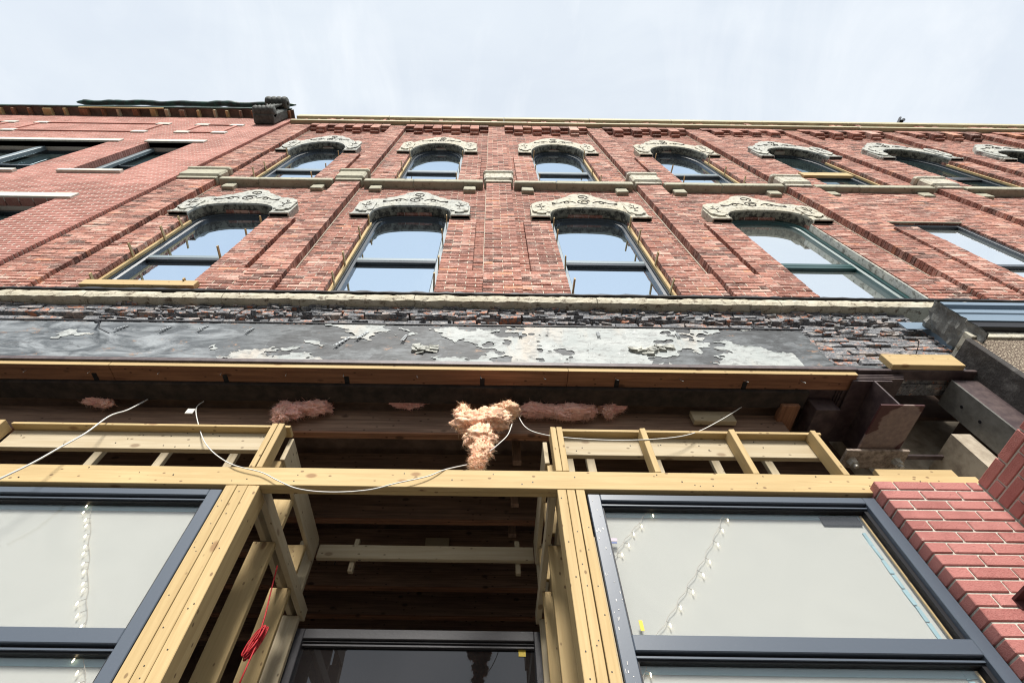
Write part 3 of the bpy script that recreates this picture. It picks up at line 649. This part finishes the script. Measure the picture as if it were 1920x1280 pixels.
mb = MB()
for i in range(36):
    x = random.uniform(-3.4, 2.9); z = random.uniform(HB + .015, HT - .015); mb.tube([(x, .0, z), (x, -.0015, z)], random.uniform(.003, .005), 6)
for cx in (-1.49, -1.425, -1.36, .443, .495, .548):
    for i in range(6): z = random.uniform(2.5, 3.63); x = cx + random.uniform(-.012, .012); mb.tube([(x, .003, z), (x, .0005, z)], .0035, 6)
for i in range(26):
    x = random.choice([random.uniform(-3.2, -1.5), random.uniform(.5, 2.2)]); z = random.uniform(4.05, 4.19); mb.tube([(x, .096, z), (x, .0935, z)], .004, 6)
stuff(mb.build('nail_heads', m_frameb, tf))
mk = MB()
for px_, py_, w_, h_ in ((628, 1055, .006, .03), (674, 1050, .022, .005), (674, 1060, .022, .005), (612, 1052, .008, .004)):
    p = at(px_, py_, 1.26); mk.box(p.x - w_ / 2, p.x + w_ / 2, 1.2588, 1.26, p.z - h_ / 2, p.z + h_ / 2)
mk.build('grade_mark', m_frameb, tf)
# end framing by the steel at the right
stick('raking_board', 2.5, 3.0, .10, .14, 3.80, 3.95, 0); MB().bar((2.72, .30, 3.82), (3.05, .42, 4.15), .04, .09).build('raking_stud', pine[2], tf)

# =================================================================== STOREFRONT WINDOWS
def store_window(x0, x1, label):
    t = thing('storefront_window', label, 'window', ((x0 + x1) / 2, .08, 0), 'new storefront windows')
    zt, zb, zr0, zr1 = 3.635, .5, 2.735, 2.835; Y0 = .012; fw = .072
    for a, b in ((x0, x0 + fw), (x1 - fw, x1)): MB().bbox(a, b, Y0, Y0 + .11, zb, zt, .004).build('jamb', m_frame, t)
    MB().bbox(x0 + fw + .0005, x1 - fw - .0005, Y0, Y0 + .11, zt - .045, zt, .004).build('head', m_frame, t); MB().bbox(x0 + fw + .0005, x1 - fw - .0005, Y0, Y0 + .11, zr0 + .03, zr1, .004).build('transom_bar', m_frame, t)
    for za, zc in ((zr1, zt - .045), (zb, zr0 + .03)):
        mb = MB(); i = .0005
        mb.box(x0 + fw + i, x1 - fw - i, Y0 + .03, Y0 + .066, zc - .03, zc - i); mb.box(x0 + fw + i, x0 + fw + .014, Y0 + .03, Y0 + .066, za + i, zc - .0305); mb.box(x1 - fw - .022, x1 - fw - i, Y0 + .03, Y0 + .066, za + i, zc - .0305); mb.build('gasket', m_frameb, t)
        MB().bbox(x0 + fw + .001, x1 - fw - .001, Y0 + .018, Y0 + .029, zc - .022, zc - .012, .001).build('glazing_bead', m_frame, t)
        MB().box(x0 + fw + .01, x1 - fw - .018, Y0 + .05, Y0 + .055, za + .001, zc - .028).build('pane', m_pane, t)
        if x1 > 0: MB().bbox(x1 - fw - .040, x1 - fw - .030, Y0 + .06, Y0 + .07, za + .002, zc - .035, .001).build('wooden_bead', pine[2], t)
    return t
wl = store_window(-5.0, -1.535, 'blue-grey framed shop window left of the entry, one row of fairy lights behind its glass')
wr = store_window(.590, 2.262, 'blue-grey framed shop window between pine posts and the new brick pier, two loops of fairy lights inside')
for x0, x1, lab in ((-4.95, -1.56, 'white backing board standing behind the glass of the shop window left of the entry'), (.61, 2.16, 'white backing board standing behind the glass of the shop window beside the brick pier')):
    t = thing('backing_board', lab, 'board', ((x0 + x1) / 2, .24, .5)); MB().box(x0, x1, .094, .108, .5, 3.583).build('white_sheet', m_board, t)
    MB().box(x0, x1, .088, .0935, 3.535, 3.572).build('blue_edge_strip', m_tape, t); MB().box(x0, x1, .088, .0935, 2.706, 2.738).build('blue_edge_strip', m_tape, t)
    if x0 > 0:
        mb = MB()
        for i in range(34):
            z = .6 + i * .084; mb.box(x1 - .055 + random.uniform(-.003, .003), x1 - .035, .088, .0935, z, z + .078, .5, .003)
        mb.build('scalloped_edge', m_tape, t); MB().box(x1 - .24, x1 - .02, .084, .0875, 3.495, 3.555).build('black_patch', m_frameb, t)
def lights(pts, label, per=.10, side=1):
    t = thing('fairy_lights', label, 'string lights', pts[0], 'fairy lights in the shop windows'); P = [Vector(p) for p in pts]; path = []
    for a, b in zip(P, P[1:]):
        for i in range(8): path.append(a.lerp(b, i / 8))
    path.append(P[-1]); wob = [p + Vector((.006 * math.sin(i * 1.3), 0, 0)) for i, p in enumerate(path)]
    MB().tube(wob, .0013, 5).build('wire', m_wire, t); L = 0; last = path[0]; acc = .04
    for p in path:
        acc += (p - last).length; last = p
        while acc > per:
            acc -= per * random.uniform(.8, 1.2); d = Vector((-.018 * side + random.uniform(-.012, .012), -.004, -.012 + random.uniform(-.01, .01))); q = p + d
            MB().tube([p, q], .0016, 4).build('bulb_stem', m_wire, t); MB().tube([q, q + Vector((0, 0, -.006)), q + Vector((0, 0, -.014)), q + Vector((0, 0, -.019))], [.0015, .0034, .0032, .001], 7).build('bulb', m_bulb, t)
Yl = .078
lights([at(172, 935, Yl), at(168, 1010, Yl), at(165, 1100, Yl), at(160, 1190, Yl), at(158, 1290, Yl)], 'straight vertical row of small warm fairy lights behind the left shop window', .062)
lights([at(1222, 950, Yl), at(1190, 990, Yl), at(1165, 1020, Yl), at(1148, 1052, Yl)], 'short drooping run of fairy lights in the upper left corner of the right shop window', .09, -1)
lights([at(1362, 952, Yl), at(1342, 1000, Yl), at(1318, 1050, Yl), at(1288, 1100, Yl), at(1258, 1150, Yl), at(1222, 1205, Yl), at(1200, 1290, Yl)], 'long slanting run of fairy lights crossing the right shop window from its top edge', .10, -1)
def flat(px0, py0, px1, py1, y, nm, mat, par, th=.0015):
    a, b = at(px0, py0, y), at(px1, py1, y); return MB().box(min(a.x, b.x), max(a.x, b.x), y, y + th, min(a.z, b.z), max(a.z, b.z)).build(nm, mat, par)
flat(1197, 1162, 1209, 1182, .058, 'yellow_sticker', m_yel, wr); flat(1141, 1008, 1158, 1014, .058, 'lilac_sticker', m_lilac, wr); flat(1141, 1015, 1157, 1018, .058, 'lilac_sticker', m_ink, wr)
# tiny paint scuffs on the frame of the right window
mb = MB()
for i in range(34): z = random.uniform(2.6, 3.6); x = .595 + random.random() * .06; mb.box(x, x + random.uniform(.0008, .004), .0105, .0118, z, z + random.uniform(.003, .018), .5, .001)
stuff(mb.build('paint_scuffs', m_cable, wr))

# entry door frame with transom light, deep in the recess
dr = thing('door_transom', 'charcoal metal door frame with dark glass at the back of the entry recess', 'door', (-.47, 1.5, 0))
X0, X1, ZT = -1.385, .445, 3.61
for a, b in ((X0, X0 + .085), (X1 - .085, X1)): MB().bbox(a, b, 1.44, 1.54, 0, ZT, .004).build('door_jamb', m_grey, dr)
MB().bbox(X0 + .0855, X1 - .0855, 1.44, 1.54, ZT - .07, ZT, .004).build('door_head', m_grey, dr)
MB().bbox(X0 + .0855, X1 - .0855, 1.46, 1.53, ZT - .085, ZT - .0755, .002).build('bead', m_grey, dr); MB().bbox(X0 + .0855, X1 - .0855, 1.465, 1.53, ZT - .11, ZT - .095, .002).build('bead', m_grey, dr)
MB().box(X0 + .085, X1 - .085, 1.49, 1.496, 0.02, ZT - .07).build('dark_pane', glass_mirror('smoked_glass', (.6, .65, .7), (.015, .013, .013), .07), dr)
flat(972, 1218, 986, 1230, 1.485, 'yellow_sticker', m_yel, dr)

# =================================================================== BRICK PIER
pier = thing('brick_pier', 'new smooth red brick pier with white mortar joints at the right of the shop window', 'pier', (2.7, -.1, 0))
pw = Wall()
mpb = M_('new_pier_brick', .75); a_ = mpb.attr(); nn = mpb.noise(120, detail=4); n3 = mpb.noise(6, detail=4)
c_ = mpb.ramp(a_, [(0, (.36, .12, .105)), (.5, (.44, .16, .14)), (1, (.52, .21, .185))]); c_ = mpb.mix(mpb.rng(nn, .35, .7, 0, .4), c_, (.55, .26, .22)); c_ = mpb.mix(mpb.rng(n3, .45, .65, 0, .35), c_, (.24, .075, .065)); c_ = mpb.mix(mpb.rng(mpb.noise(14, (1, 1, 2), 8, .8, off=(3, 3, 1)), .62, .67, 0, .55), c_, (.62, .52, .46)); c_ = mpb.mix(mpb.rng(mpb.noise(40, (1, 1, 1), 6, .8, off=(1, 3, 1)), .62, .66, 0, .6), c_, (.12, .05, .045)); m_pbrick = mpb.col(c_).bump(nn, .9, .005).m
m_pmort = plain('fresh_grey_mortar', (.60, .58, .50), .95, 90, (.45, .43, .37), bump=.8)
PZ = 3.698; crs = .0692
def course_wall(x0, x1, y0, y1, z1, axis, off, n):
    k = 0
    while k < n:
        zt = z1 - k * crs; zb = zt - crs + .0105; L = .203; p, q = (x0, x1) if axis == 0 else (y0, y1); o = off + (.1065 if k % 2 else 0); g = p + o; cuts = [p]
        while g < q - .03:
            if g > p + .03: cuts.append(g)
            g += .213
        cuts.append(q)
        for i in range(len(cuts) - 1):
            a = cuts[i] + (.005 if i else 0); b = cuts[i + 1] - (.005 if i < len(cuts) - 2 else 0); r = random.random(); mb = MB(); j = random.uniform(-.0015, .0015)
            if axis == 0: mb.bbox(a, b, y0 + j, y1, zb, zt, .004, r, .0007)
            else: mb.bbox(x0 + j, x1, a, b, zb, zt, .004, r, .0007)
            mb.build('brick', m_pbrick, pier)
        k += 1
course_wall(2.268, 2.87, -.06, .035, PZ, 0, .11, 17); course_wall(2.874, 2.97, -.66, -.062, PZ, 1, .18, 22); course_wall(2.974, 3.36, -.66, -.56, PZ, 0, .1, 22)
mb = MB(); mb.box(2.276, 3.35, -.052, .30, 2.0, PZ - .004); mb.box(2.882, 3.35, -.65, -.052, 1.8, PZ - .004); mb.build('mortar_bed', m_pmort, pier)
MB().box(2.268, 3.35, -.06, .3, 0, 2.5).build('lower_brickwork', m_pbrick, pier)
br = thing('steel_ledge', 'short dark red steel plate jutting from the brick pier at the right edge', 'bracket', (2.6, -.1, 2.95))
MB().bbox(2.455, 2.872, -.20, -.061, 2.972, 2.985, .001).build('ledge_plate', m_tube, br); MB().box(2.455, 2.872, -.0655, -.0605, 2.93, 2.972).build('ledge_flange', m_tube, br)

# =================================================================== STEEL AT THE RIGHT
ib = thing('steel_i_beam', 'cut end of a dark steel i beam under the lintel beside the brick pier', 'beam', (2.96, .2, 4.43))
MB().bbox(2.795, 3.105, -.045, .40, 4.42, 4.436, .002).build('bottom_flange', m_worn, ib); MB().bbox(2.80, 3.10, -.02, .60, 4.74, 4.756, .002).build('top_flange', m_steel, ib); MB().bbox(2.945, 2.957, -.03, .60, 4.436, 4.74, .002).build('web', m_steel, ib)
for i in range(3): MB().bbox(2.76 - .0 + i * .01, 3.22 - i * .008, -.035 + i * .006, .55, 4.7985 - i * .015, 4.811 - i * .015, .002).build('bearing_plate', m_steel, ib)
ep = thing('bolted_plate', 'flaking steel plate with two hex bolts below the i beam', 'plate', (2.93, .46, 4.38))
MB().bbox(2.69, 3.16, .36, .54, 4.385, 4.41, .003).build('plate', m_grease, ep)
for bx in (2.755, 3.09):
    MB().tube([(bx, .46, 4.385), (bx, .46, 4.34)], .034, 6).build('nut', m_nut, ep); MB().tube([(bx, .46, 4.346), (bx, .46, 4.315)], .017, 12).build('bolt_end', m_nut, ep); MB().tube([(bx, .46, 4.392), (bx, .46, 4.384)], .036, 16).build('washer', m_nut, ep)
rd = MB().tube([(2.60, .42, 4.41), (2.60, .42, 4.75)], .012, 8).build('threaded_rod', m_nut, ep)
MB().bbox(2.55, 2.74, .20, .6, 4.66, 4.80, .003).build('boxed_steel', m_steel, bld)
ch = thing('steel_channel', 'grey steel channel column with bolt holes at the right of the i beam', 'column', (3.65, .1, 3.6))
MB().bbox(3.60, 3.612, .0, .23, 3.7, 4.80, .002).build('web', plain('grey_channel_steel', (.17, .165, .15), .6, 10, (.10, .095, .085)), ch); MB().bbox(3.612, 3.9, .0, .012, 3.7, 4.80, .002).build('flange', m_steel, ch); MB().bbox(3.612, 3.9, .22, .232, 3.7, 4.80, .002).build('flange', m_steel, ch)
for z in (4.62, 4.45): MB().tube([(3.601, .12, z), (3.597, .12, z)], .012, 12).build('bolt_hole', m_frameb, ch)
MB().box(2.98, 4.3, .60, .75, 3.2, 5.6).build('concrete_face', m_conc, bld); MB().box(3.75, 4.6, .25, .3, 3.2, 5.2).build('party_wall_return', m_dark, bld); MB().box(3.45, 3.59, .24, .599, 3.70, 4.45).build('concrete_pad', m_conc, bld); MB().bbox(3.05, 3.6, .42, .46, 4.40, 4.42, .002).build('thin_angle', m_steel, bld)
wb = MB(); wb.bbox(3.135, 3.70, -.105, -.052, 4.845, 5.0, .004); wbo = wb.build('wood_block', pine[0]); tag(wbo, 'short thick yellow timber block nailed over the tarred brick at the lintel end', 'timber block')
MB().tube([(3.42, -.10, 5.0), (3.425, -.16, 5.02), (3.43, -.2, 5.05)], .003, 5).build('nail', m_frameb, wbo)

# =================================================================== RIGHT NEIGHBOUR SHOPFRONT
ns = thing('neighbour_shopfront', 'blue sheet metal cornice over a pebbledash panel at the right edge', 'shopfront', (5, 0, 3.5))
mb = MB(); prof = [(-.12, 5.56), (-.30, 5.54), (-.30, 5.49), (-.27, 5.48), (-.27, 5.43), (-.295, 5.41), (-.295, 5.36), (-.285, 5.35), (-.285, 5.30), (-.295, 5.29), (-.295, 5.225), (.02, 5.225), (.02, 5.56)]
n = len(prof); xs = [3.92, 7.5]; vs = [(x, a, b) for x in xs for a, b in prof]
mb.add(vs, [tuple(range(n)), tuple(range(2 * n - 1, n - 1, -1))] + [(i, n + i, n + (i + 1) % n, (i + 1) % n) for i in range(n)]); mb.build('metal_cornice', m_blue, ns)
MB().bbox(3.93, 7.5, -.285, -.05, 5.14, 5.2245, .004).build('dark_soffit_band', m_frameb, ns)
mb = MB(); vs = []; fs = []
for i in range(15):
    for k in range(6):
        t = i / 14; vs.append((3.875 + .03 * noise.noise((i * .7, k * .9, 1)) + .012 * (k % 2), -.31 + k * .05 + .012 * noise.noise((i, k, 3)), 5.55 - .56 * t))
for i in range(14):
    for k in range(5): fs.append((i * 6 + k, i * 6 + k + 1, i * 6 + k + 7, i * 6 + k + 6))
mb.add(vs, fs); mb.add([(a + .014, b, c) for a, b, c in vs], [f[::-1] for f in fs]); mb.build('crumpled_end_cap', m_lead, ns)
MB().bbox(3.845, 7.5, -.22, .1, 3.4, 5.055, .003).build('pebbledash_panel', m_pebble, ns); MB().bbox(3.845, 7.5, -.24, .1, 5.056, 5.138, .004).build('cream_fascia', m_hoodc, ns); MB().bbox(3.80, 3.843, -.225, .3, 3.4, 5.06, .006, j=.004).build('dark_edge_trim', m_trimd, ns)
MB().box(3.70, 3.92, -.06, -.052, 5.48, 5.60).build('blue_flashing', m_blue, ns)

# =================================================================== LEFT NEIGHBOUR BUILDING
lb = thing('brick_building', 'smooth red brick building on the left with pale stone trim and a torn off cornice', 'building', (-10, .2, 0))
lw = Wall(); YL = -.05
wins = [(-10.9, -8.25, 10.55, 13.10), (-7.40, -6.42, 10.58, 13.10), (-10.9, -8.25, 6.4, 9.0), (-7.40, -6.40, 6.4, 9.0), (-14.8, -12.2, 10.55, 13.1)]
lw.lay(-15.5, -5.345, 5.6, 16.5, YL, wins, depth=.12, core=.22, jit=.0006, L=.198, joint=.0125, course=.067, rough=.0005, rec=.008, perp=.001)
lw.build(lb, m_brickL, m_mortarL)
for (x0, x1, z0, z1) in wins:
    MB().bbox(x0 - .08, x1 + .22, YL - .03, YL + .12, z1, z1 + .2, .006).build('stone_lintel', m_light, lb); MB().bbox(x0 - .06, x1 + .06, YL - .05, YL + .14, z0 - .11, z0, .006).build('stone_sill', m_light, lb)
    r = flat_window(x0, x1, z0, z1 - .002, YL + .19, m_winfr, m_gdark, lb)
    if x1 - x0 > 2: MB().bbox(x0 + (x1 - x0) * .42, x0 + (x1 - x0) * .42 + .14, YL + .10, YL + .188, z0, z1 - .01, .01).build('mullion', m_winlt, r)
    else: MB().bbox(x0 + .005, x0 + .10, YL + .12, YL + .188, z0, z1 - .01, .01).build('sash_cover', m_winlt, r)
for (x0, x1, z0, z1) in ((-11.5, -8.10, 14.22, 15.28), (-7.42, -6.22, 14.22, 15.22), (-15.0, -12.0, 14.22, 15.3)):
    for a in (x0, x1 - .33):
        for c in (z0 - .06, z1 - .06): MB().bbox(a, a + .33, YL - .03, YL + .05, c, c + .18, .006).build('pale_corner_block', m_light, lb)
    for c in (z0, z1): MB().bbox(x0 + .335, x1 - .335, YL - .028, YL + .05, c, c + .09, .005).build('raised_brick_band', m_brickL, lb)
    for a in (x0 + .1, x1 - .2): MB().bbox(a, a + .08, YL - .028, YL + .05, z0 + .125, z1 - .065, .005).build('raised_brick_band', m_brickL, lb)
MB().box(-15.5, -5.40, YL - .20, YL + .1, 16.62, 16.68).build('eaves_board', m_dark, lb)
x = -15.4
while x < -5.5:
    wd = random.choice([.06, .06, .09, .22, .14]); mt = random.choice([red_old[1], red_old[1], old[1], grey_pine[1], pine[1]]); MB().bbox(x, x + wd, YL - .19 + random.uniform(0, .02), YL - .0005, 16.50, 16.618, .004, random.random()).build('rafter_end', mt, lb); x += wd + random.uniform(.22, .42)
MB().bbox(-11.2, -8.9, YL - .215, YL - .19, 16.52, 16.60, .004).build('splintered_batten', pine[0], lb); MB().bbox(-15.5, -5.45, YL - .235, YL - .205, 16.60, 16.72, .004).build('gutter_edge', m_tarp, lb)
# folded tarp on the roof edge
mb = MB(); n = 90; pts = []; rad = []
for i in range(n + 1):
    x = -11.45 + i * (6.05 / n); pts.append((x, -.33 + .03 * noise.noise((x * 1.7, 0, 0)), 16.92 + .10 * noise.noise((x * 1.2, 2, 0)))); rad.append((.07 + .05 * abs(noise.noise((x * 2.3, 5, 1)))) * min(1, .25 + i / 4, .15 + (n - i) / 6))
mb.tube(pts, rad, 10)
tp_ = mb.build('roof_tarp', m_tarp, None, True); tag(tp_, 'black and green tarp rolled along the top of the left brick building', 'tarp')
# scroll bracket at the corner of the eaves
cb = thing('scroll_bracket', 'dark carved scroll bracket hanging at the end of the left roof edge', 'bracket', (-5.85, -.2, 15.6))
cxb = -5.78; w2 = .26
mb = MB(); mb.bbox(cxb - w2, cxb + w2, -.30, -.055, 15.45, 16.55, .03); mb.build('bracket_body', m_iron, cb)
def roll(nm, z, y, r, xs0, xs1, fl=5):
    mb = MB(); pts = []; rad = []
    for i in range(fl * 4 + 1):
        t = i / (fl * 4); pts.append((xs0 + (xs1 - xs0) * t, y, z)); rad.append(r * (.86 + .14 * abs(math.sin(t * math.pi * fl))))
    mb.tube(pts, rad, 16); mb.build(nm, m_iron, cb, True)
roll('lower_scroll', 15.62, -.34, .15, cxb - w2, cxb + w2); roll('upper_scroll', 16.58, -.42, .17, cxb - w2 - .02, cxb + w2 + .02, 4); roll('scroll_eye', 16.58, -.42, .06, cxb + w2 + .02, cxb + w2 + .06, 1)
mb = MB()
for k in range(5):
    a = -1.0 + k * .5; mb.tube([(cxb + .02 * a, -.31, 15.95), (cxb + .10 * a, -.40, 16.15), (cxb + .2 * a, -.42, 16.38)], [.05, .045, .012], 6)
mb.build('carved_leaf', m_iron, cb, True)

# =================================================================== LOOSE THINGS
def lumber(a, b, y, h, d, label, nm='lumber_board'):
    o = MB().bbox(a.x, b.x, y, y + d, a.z - h, a.z, .004, .2).build(nm, pine[0]); tag(o, label, 'board'); return o
p, q = at(160, 523, -.01), at(372, 526, -.01); lumber(p, q, -.01, .115, .06, 'pale timber board lying across the bottom of the lower left window')
p, q = at(1497, 323, .0), at(1590, 325, .0); lumber(p, q, .0, .22, .05, 'pale timber board across the top floor window fifth from the left')
an = thing('roof_antenna', 'tiny dark antenna standing above the roof edge at the right', 'antenna', (13.3, .3, 17.0)); 
pa = at(1681, 236, -.02); MB().tube([pa, at(1688, 221, -.02)], .035, 6).build('mast', m_frameb, an); MB().tube([at(1690, 228, -.02), at(1694, 225, -.02)], .05, 6).build('antenna_head', m_frameb, an)

def wool(name, label, blobs, mat, tufts, seed, hang=None):
    """clump of torn glass wool: overlapping noisy blobs with loose fibres; blobs = [(centre, rx, ry, rz)]"""
    rnd = random.Random(seed); mb = MB(); surf = []
    for bi, (c, rx, ry, rz) in enumerate(blobs):
        nu, nv = 56, 34; vs = []; base = len(mb.v)
        for i in range(nv + 1):
            th = math.pi * i / nv
            for k in range(nu):
                ph = 2 * math.pi * k / nu; d = Vector((math.sin(th) * math.cos(ph), math.sin(th) * math.sin(ph), math.cos(th)))
                p = Vector((d.x * rx, d.y * ry, d.z * rz)); s = seed * 3.1 + bi
                f = 1 + .40 * noise.noise(d * 1.6 + Vector((s, 0, 0))) + .38 * (abs(noise.noise(d * 2.6 + Vector((0, s, 0)))) - .12) + .26 * noise.noise(d * 7 + Vector((0, 0, s)))
                q = Vector(c) + p * f; vs.append(q); surf.append((q, d))
        fs = [(i * nu + k, i * nu + (k + 1) % nu, (i + 1) * nu + (k + 1) % nu, (i + 1) * nu + k) for i in range(nv) for k in range(nu)]
        mb.add(vs, fs, rnd.random() * .5)
    o = mb.build(name, mat, None, True); tag(o, label, 'insulation')
    fb = MB()
    for i in range(tufts):
        q, d = rnd.choice(surf); l = rnd.uniform(.008, .034); t = Vector((rnd.uniform(-1, 1), rnd.uniform(-1, 1), rnd.uniform(-1.2, .4))).normalized(); e = (d * .7 + t).normalized()
        s = e.cross(Vector((rnd.uniform(-1, 1), rnd.uniform(-1, 1), rnd.uniform(-1, 1)))).normalized() * rnd.uniform(.0004, .0012); m_ = q + e * l * .6 + t * l * .2; n_ = q + e * l + t * l * .6
        fb.add([q - s, q + s, m_ + s * .7, m_ - s * .7, n_], [(0, 1, 2, 3), (3, 2, 4)], rnd.random())
    stuff(fb.build('loose_fibres', mat, o)); return o
def P3(px, py, y): return at(px, py, y)
wool('insulation_clump', 'big torn buff pink insulation clump hanging from the ceiling edge over the header', [(P3(882, 790, .10), .125, .07, .09), (P3(918, 785, .12), .14, .07, .09), (P3(868, 775, .10), .05, .05, .07), (P3(900, 818, .08), .10, .06, .09), (P3(903, 842, .07), .065, .045, .07), (P3(896, 862, .06), .05, .035, .05), (P3(893, 873, .06), .035, .03, .03), (P3(948, 770, .18), .09, .07, .06)], m_buff, 9000, 3)
wool('insulation_clump', 'wide pink insulation roll sagging right of the big torn clump', [(P3(1010, 768, .28), .15, .06, .06), (P3(1060, 772, .28), .15, .06, .07), (P3(1095, 768, .28), .09, .05, .07)], m_pink, 5000, 5)
wool('insulation_clump', 'small pink insulation flap hanging farthest right under the dark ceiling edge', [(P3(1145, 762, .28), .10, .05, .05), (P3(1140, 770, .28), .04, .04, .06)], m_pink, 1800, 8)
wool('insulation_clump', 'pink insulation bulge hanging above the left end of the entry opening', [(P3(545, 768, .28), .13, .05, .08), (P3(590, 763, .28), .14, .05, .06), (P3(528, 775, .27), .06, .04, .08)], m_pink, 3600, 11)
wool('insulation_clump', 'thin pale pink strip of insulation between the left bulge and the big clump', [(P3(765, 756, .28), .11, .04, .03)], m_pink, 500, 13)
wool('insulation_clump', 'small dusky pink scrap of insulation at the far left of the ceiling edge', [(P3(185, 752, .28), .11, .04, .035), (P3(200, 755, .28), .05, .03, .04)], m_pink, 500, 17)
def cable(pts, r, label, nm='white_cable', mat=None, cat='cable'):
    P = [Vector(p) for p in pts]; path = []
    for i in range(len(P) - 1):
        p0, p1, p2, p3 = P[max(i - 1, 0)], P[i], P[i + 1], P[min(i + 2, len(P) - 1)]
        for k in range(10):
            t = k / 10; path.append(.5 * ((2 * p1) + (p2 - p0) * t + (2 * p0 - 5 * p1 + 4 * p2 - p3) * t * t + (3 * p1 - p0 - 3 * p2 + p3) * t ** 3))
    path.append(P[-1]); o = MB().tube(path, r, 8).build(nm, mat or m_cable, None, True); return tag(o, label, cat)
cable([at(278, 748, .25), at(240, 768, .12), at(205, 780, .02), at(160, 812, -.05), at(110, 840, -.10), at(60, 868, -.13), at(0, 897, -.15), at(-60, 925, -.15)], .0055, 'thick white cable dropping to the left edge of the picture in front of the header')
c2 = cable([at(382, 752, .25), at(368, 765, .2), at(372, 795, .1), at(388, 835, .04), at(430, 868, -.015), at(490, 885, -.022), at(520, 900, -.025), at(560, 916, -.03), at(620, 922, -.03), at(690, 918, -.03), at(745, 905, -.03), at(800, 893, -.02), at(835, 880, -.0), at(875, 871, .06)], .0036, 'thin white cable looping across the header from the left joist to the insulation clump')
MB().bbox(*[v for v in (at(350, 770, .18).x, at(366, 768, .18).x)], .175, .185, at(355, 772, .18).z - .02, at(355, 768, .18).z + .01, .002).build('tape_tag', m_cable, c2)
cable([at(918, 846, .05), at(935, 832, .05), at(952, 815, .08), at(960, 795, .12)], .0036, 'short white cable end bending up beside the big insulation clump')
cable([at(972, 780, .2), at(985, 800, .12), at(1010, 812, .06), at(1060, 820, .02), at(1150, 825, -.0), at(1240, 822, .0), at(1300, 812, .04), at(1350, 788, .12), at(1392, 762, .25)], .0034, 'thin white cable draped over the top of the right hand framing')
# red cord
pts = [at(520, 1060, .45), at(510, 1100, .45), at(498, 1150, .44), at(480, 1210, .42), at(462, 1250, .4), at(445, 1290, .4)]
c0_ = thing('red_cord', 'coiled red cord hooked on the second stud of the entry with its tail hanging', 'cord', at(475, 1250, .40))
MB().tube([Vector(p) for p in pts], .004, 8).build('cord_tail', m_red, c0_, True)
mb = MB(); c0 = at(475, 1200, .40)
for k in range(14):
    a = random.uniform(.75, 1); ph = random.uniform(-.012, .012); pl = []
    for i in range(25): t = 2 * math.pi * i / 24; pl.append(c0 + Vector((.016 * a * math.cos(t) + .020 * math.sin(t) + ph, random.uniform(-.002, .002) + k * .003, .085 * a * math.sin(t) + ph)))
    mb.tube(pl, .0038, 5)
mb.build('coil', m_red, c0_, True)
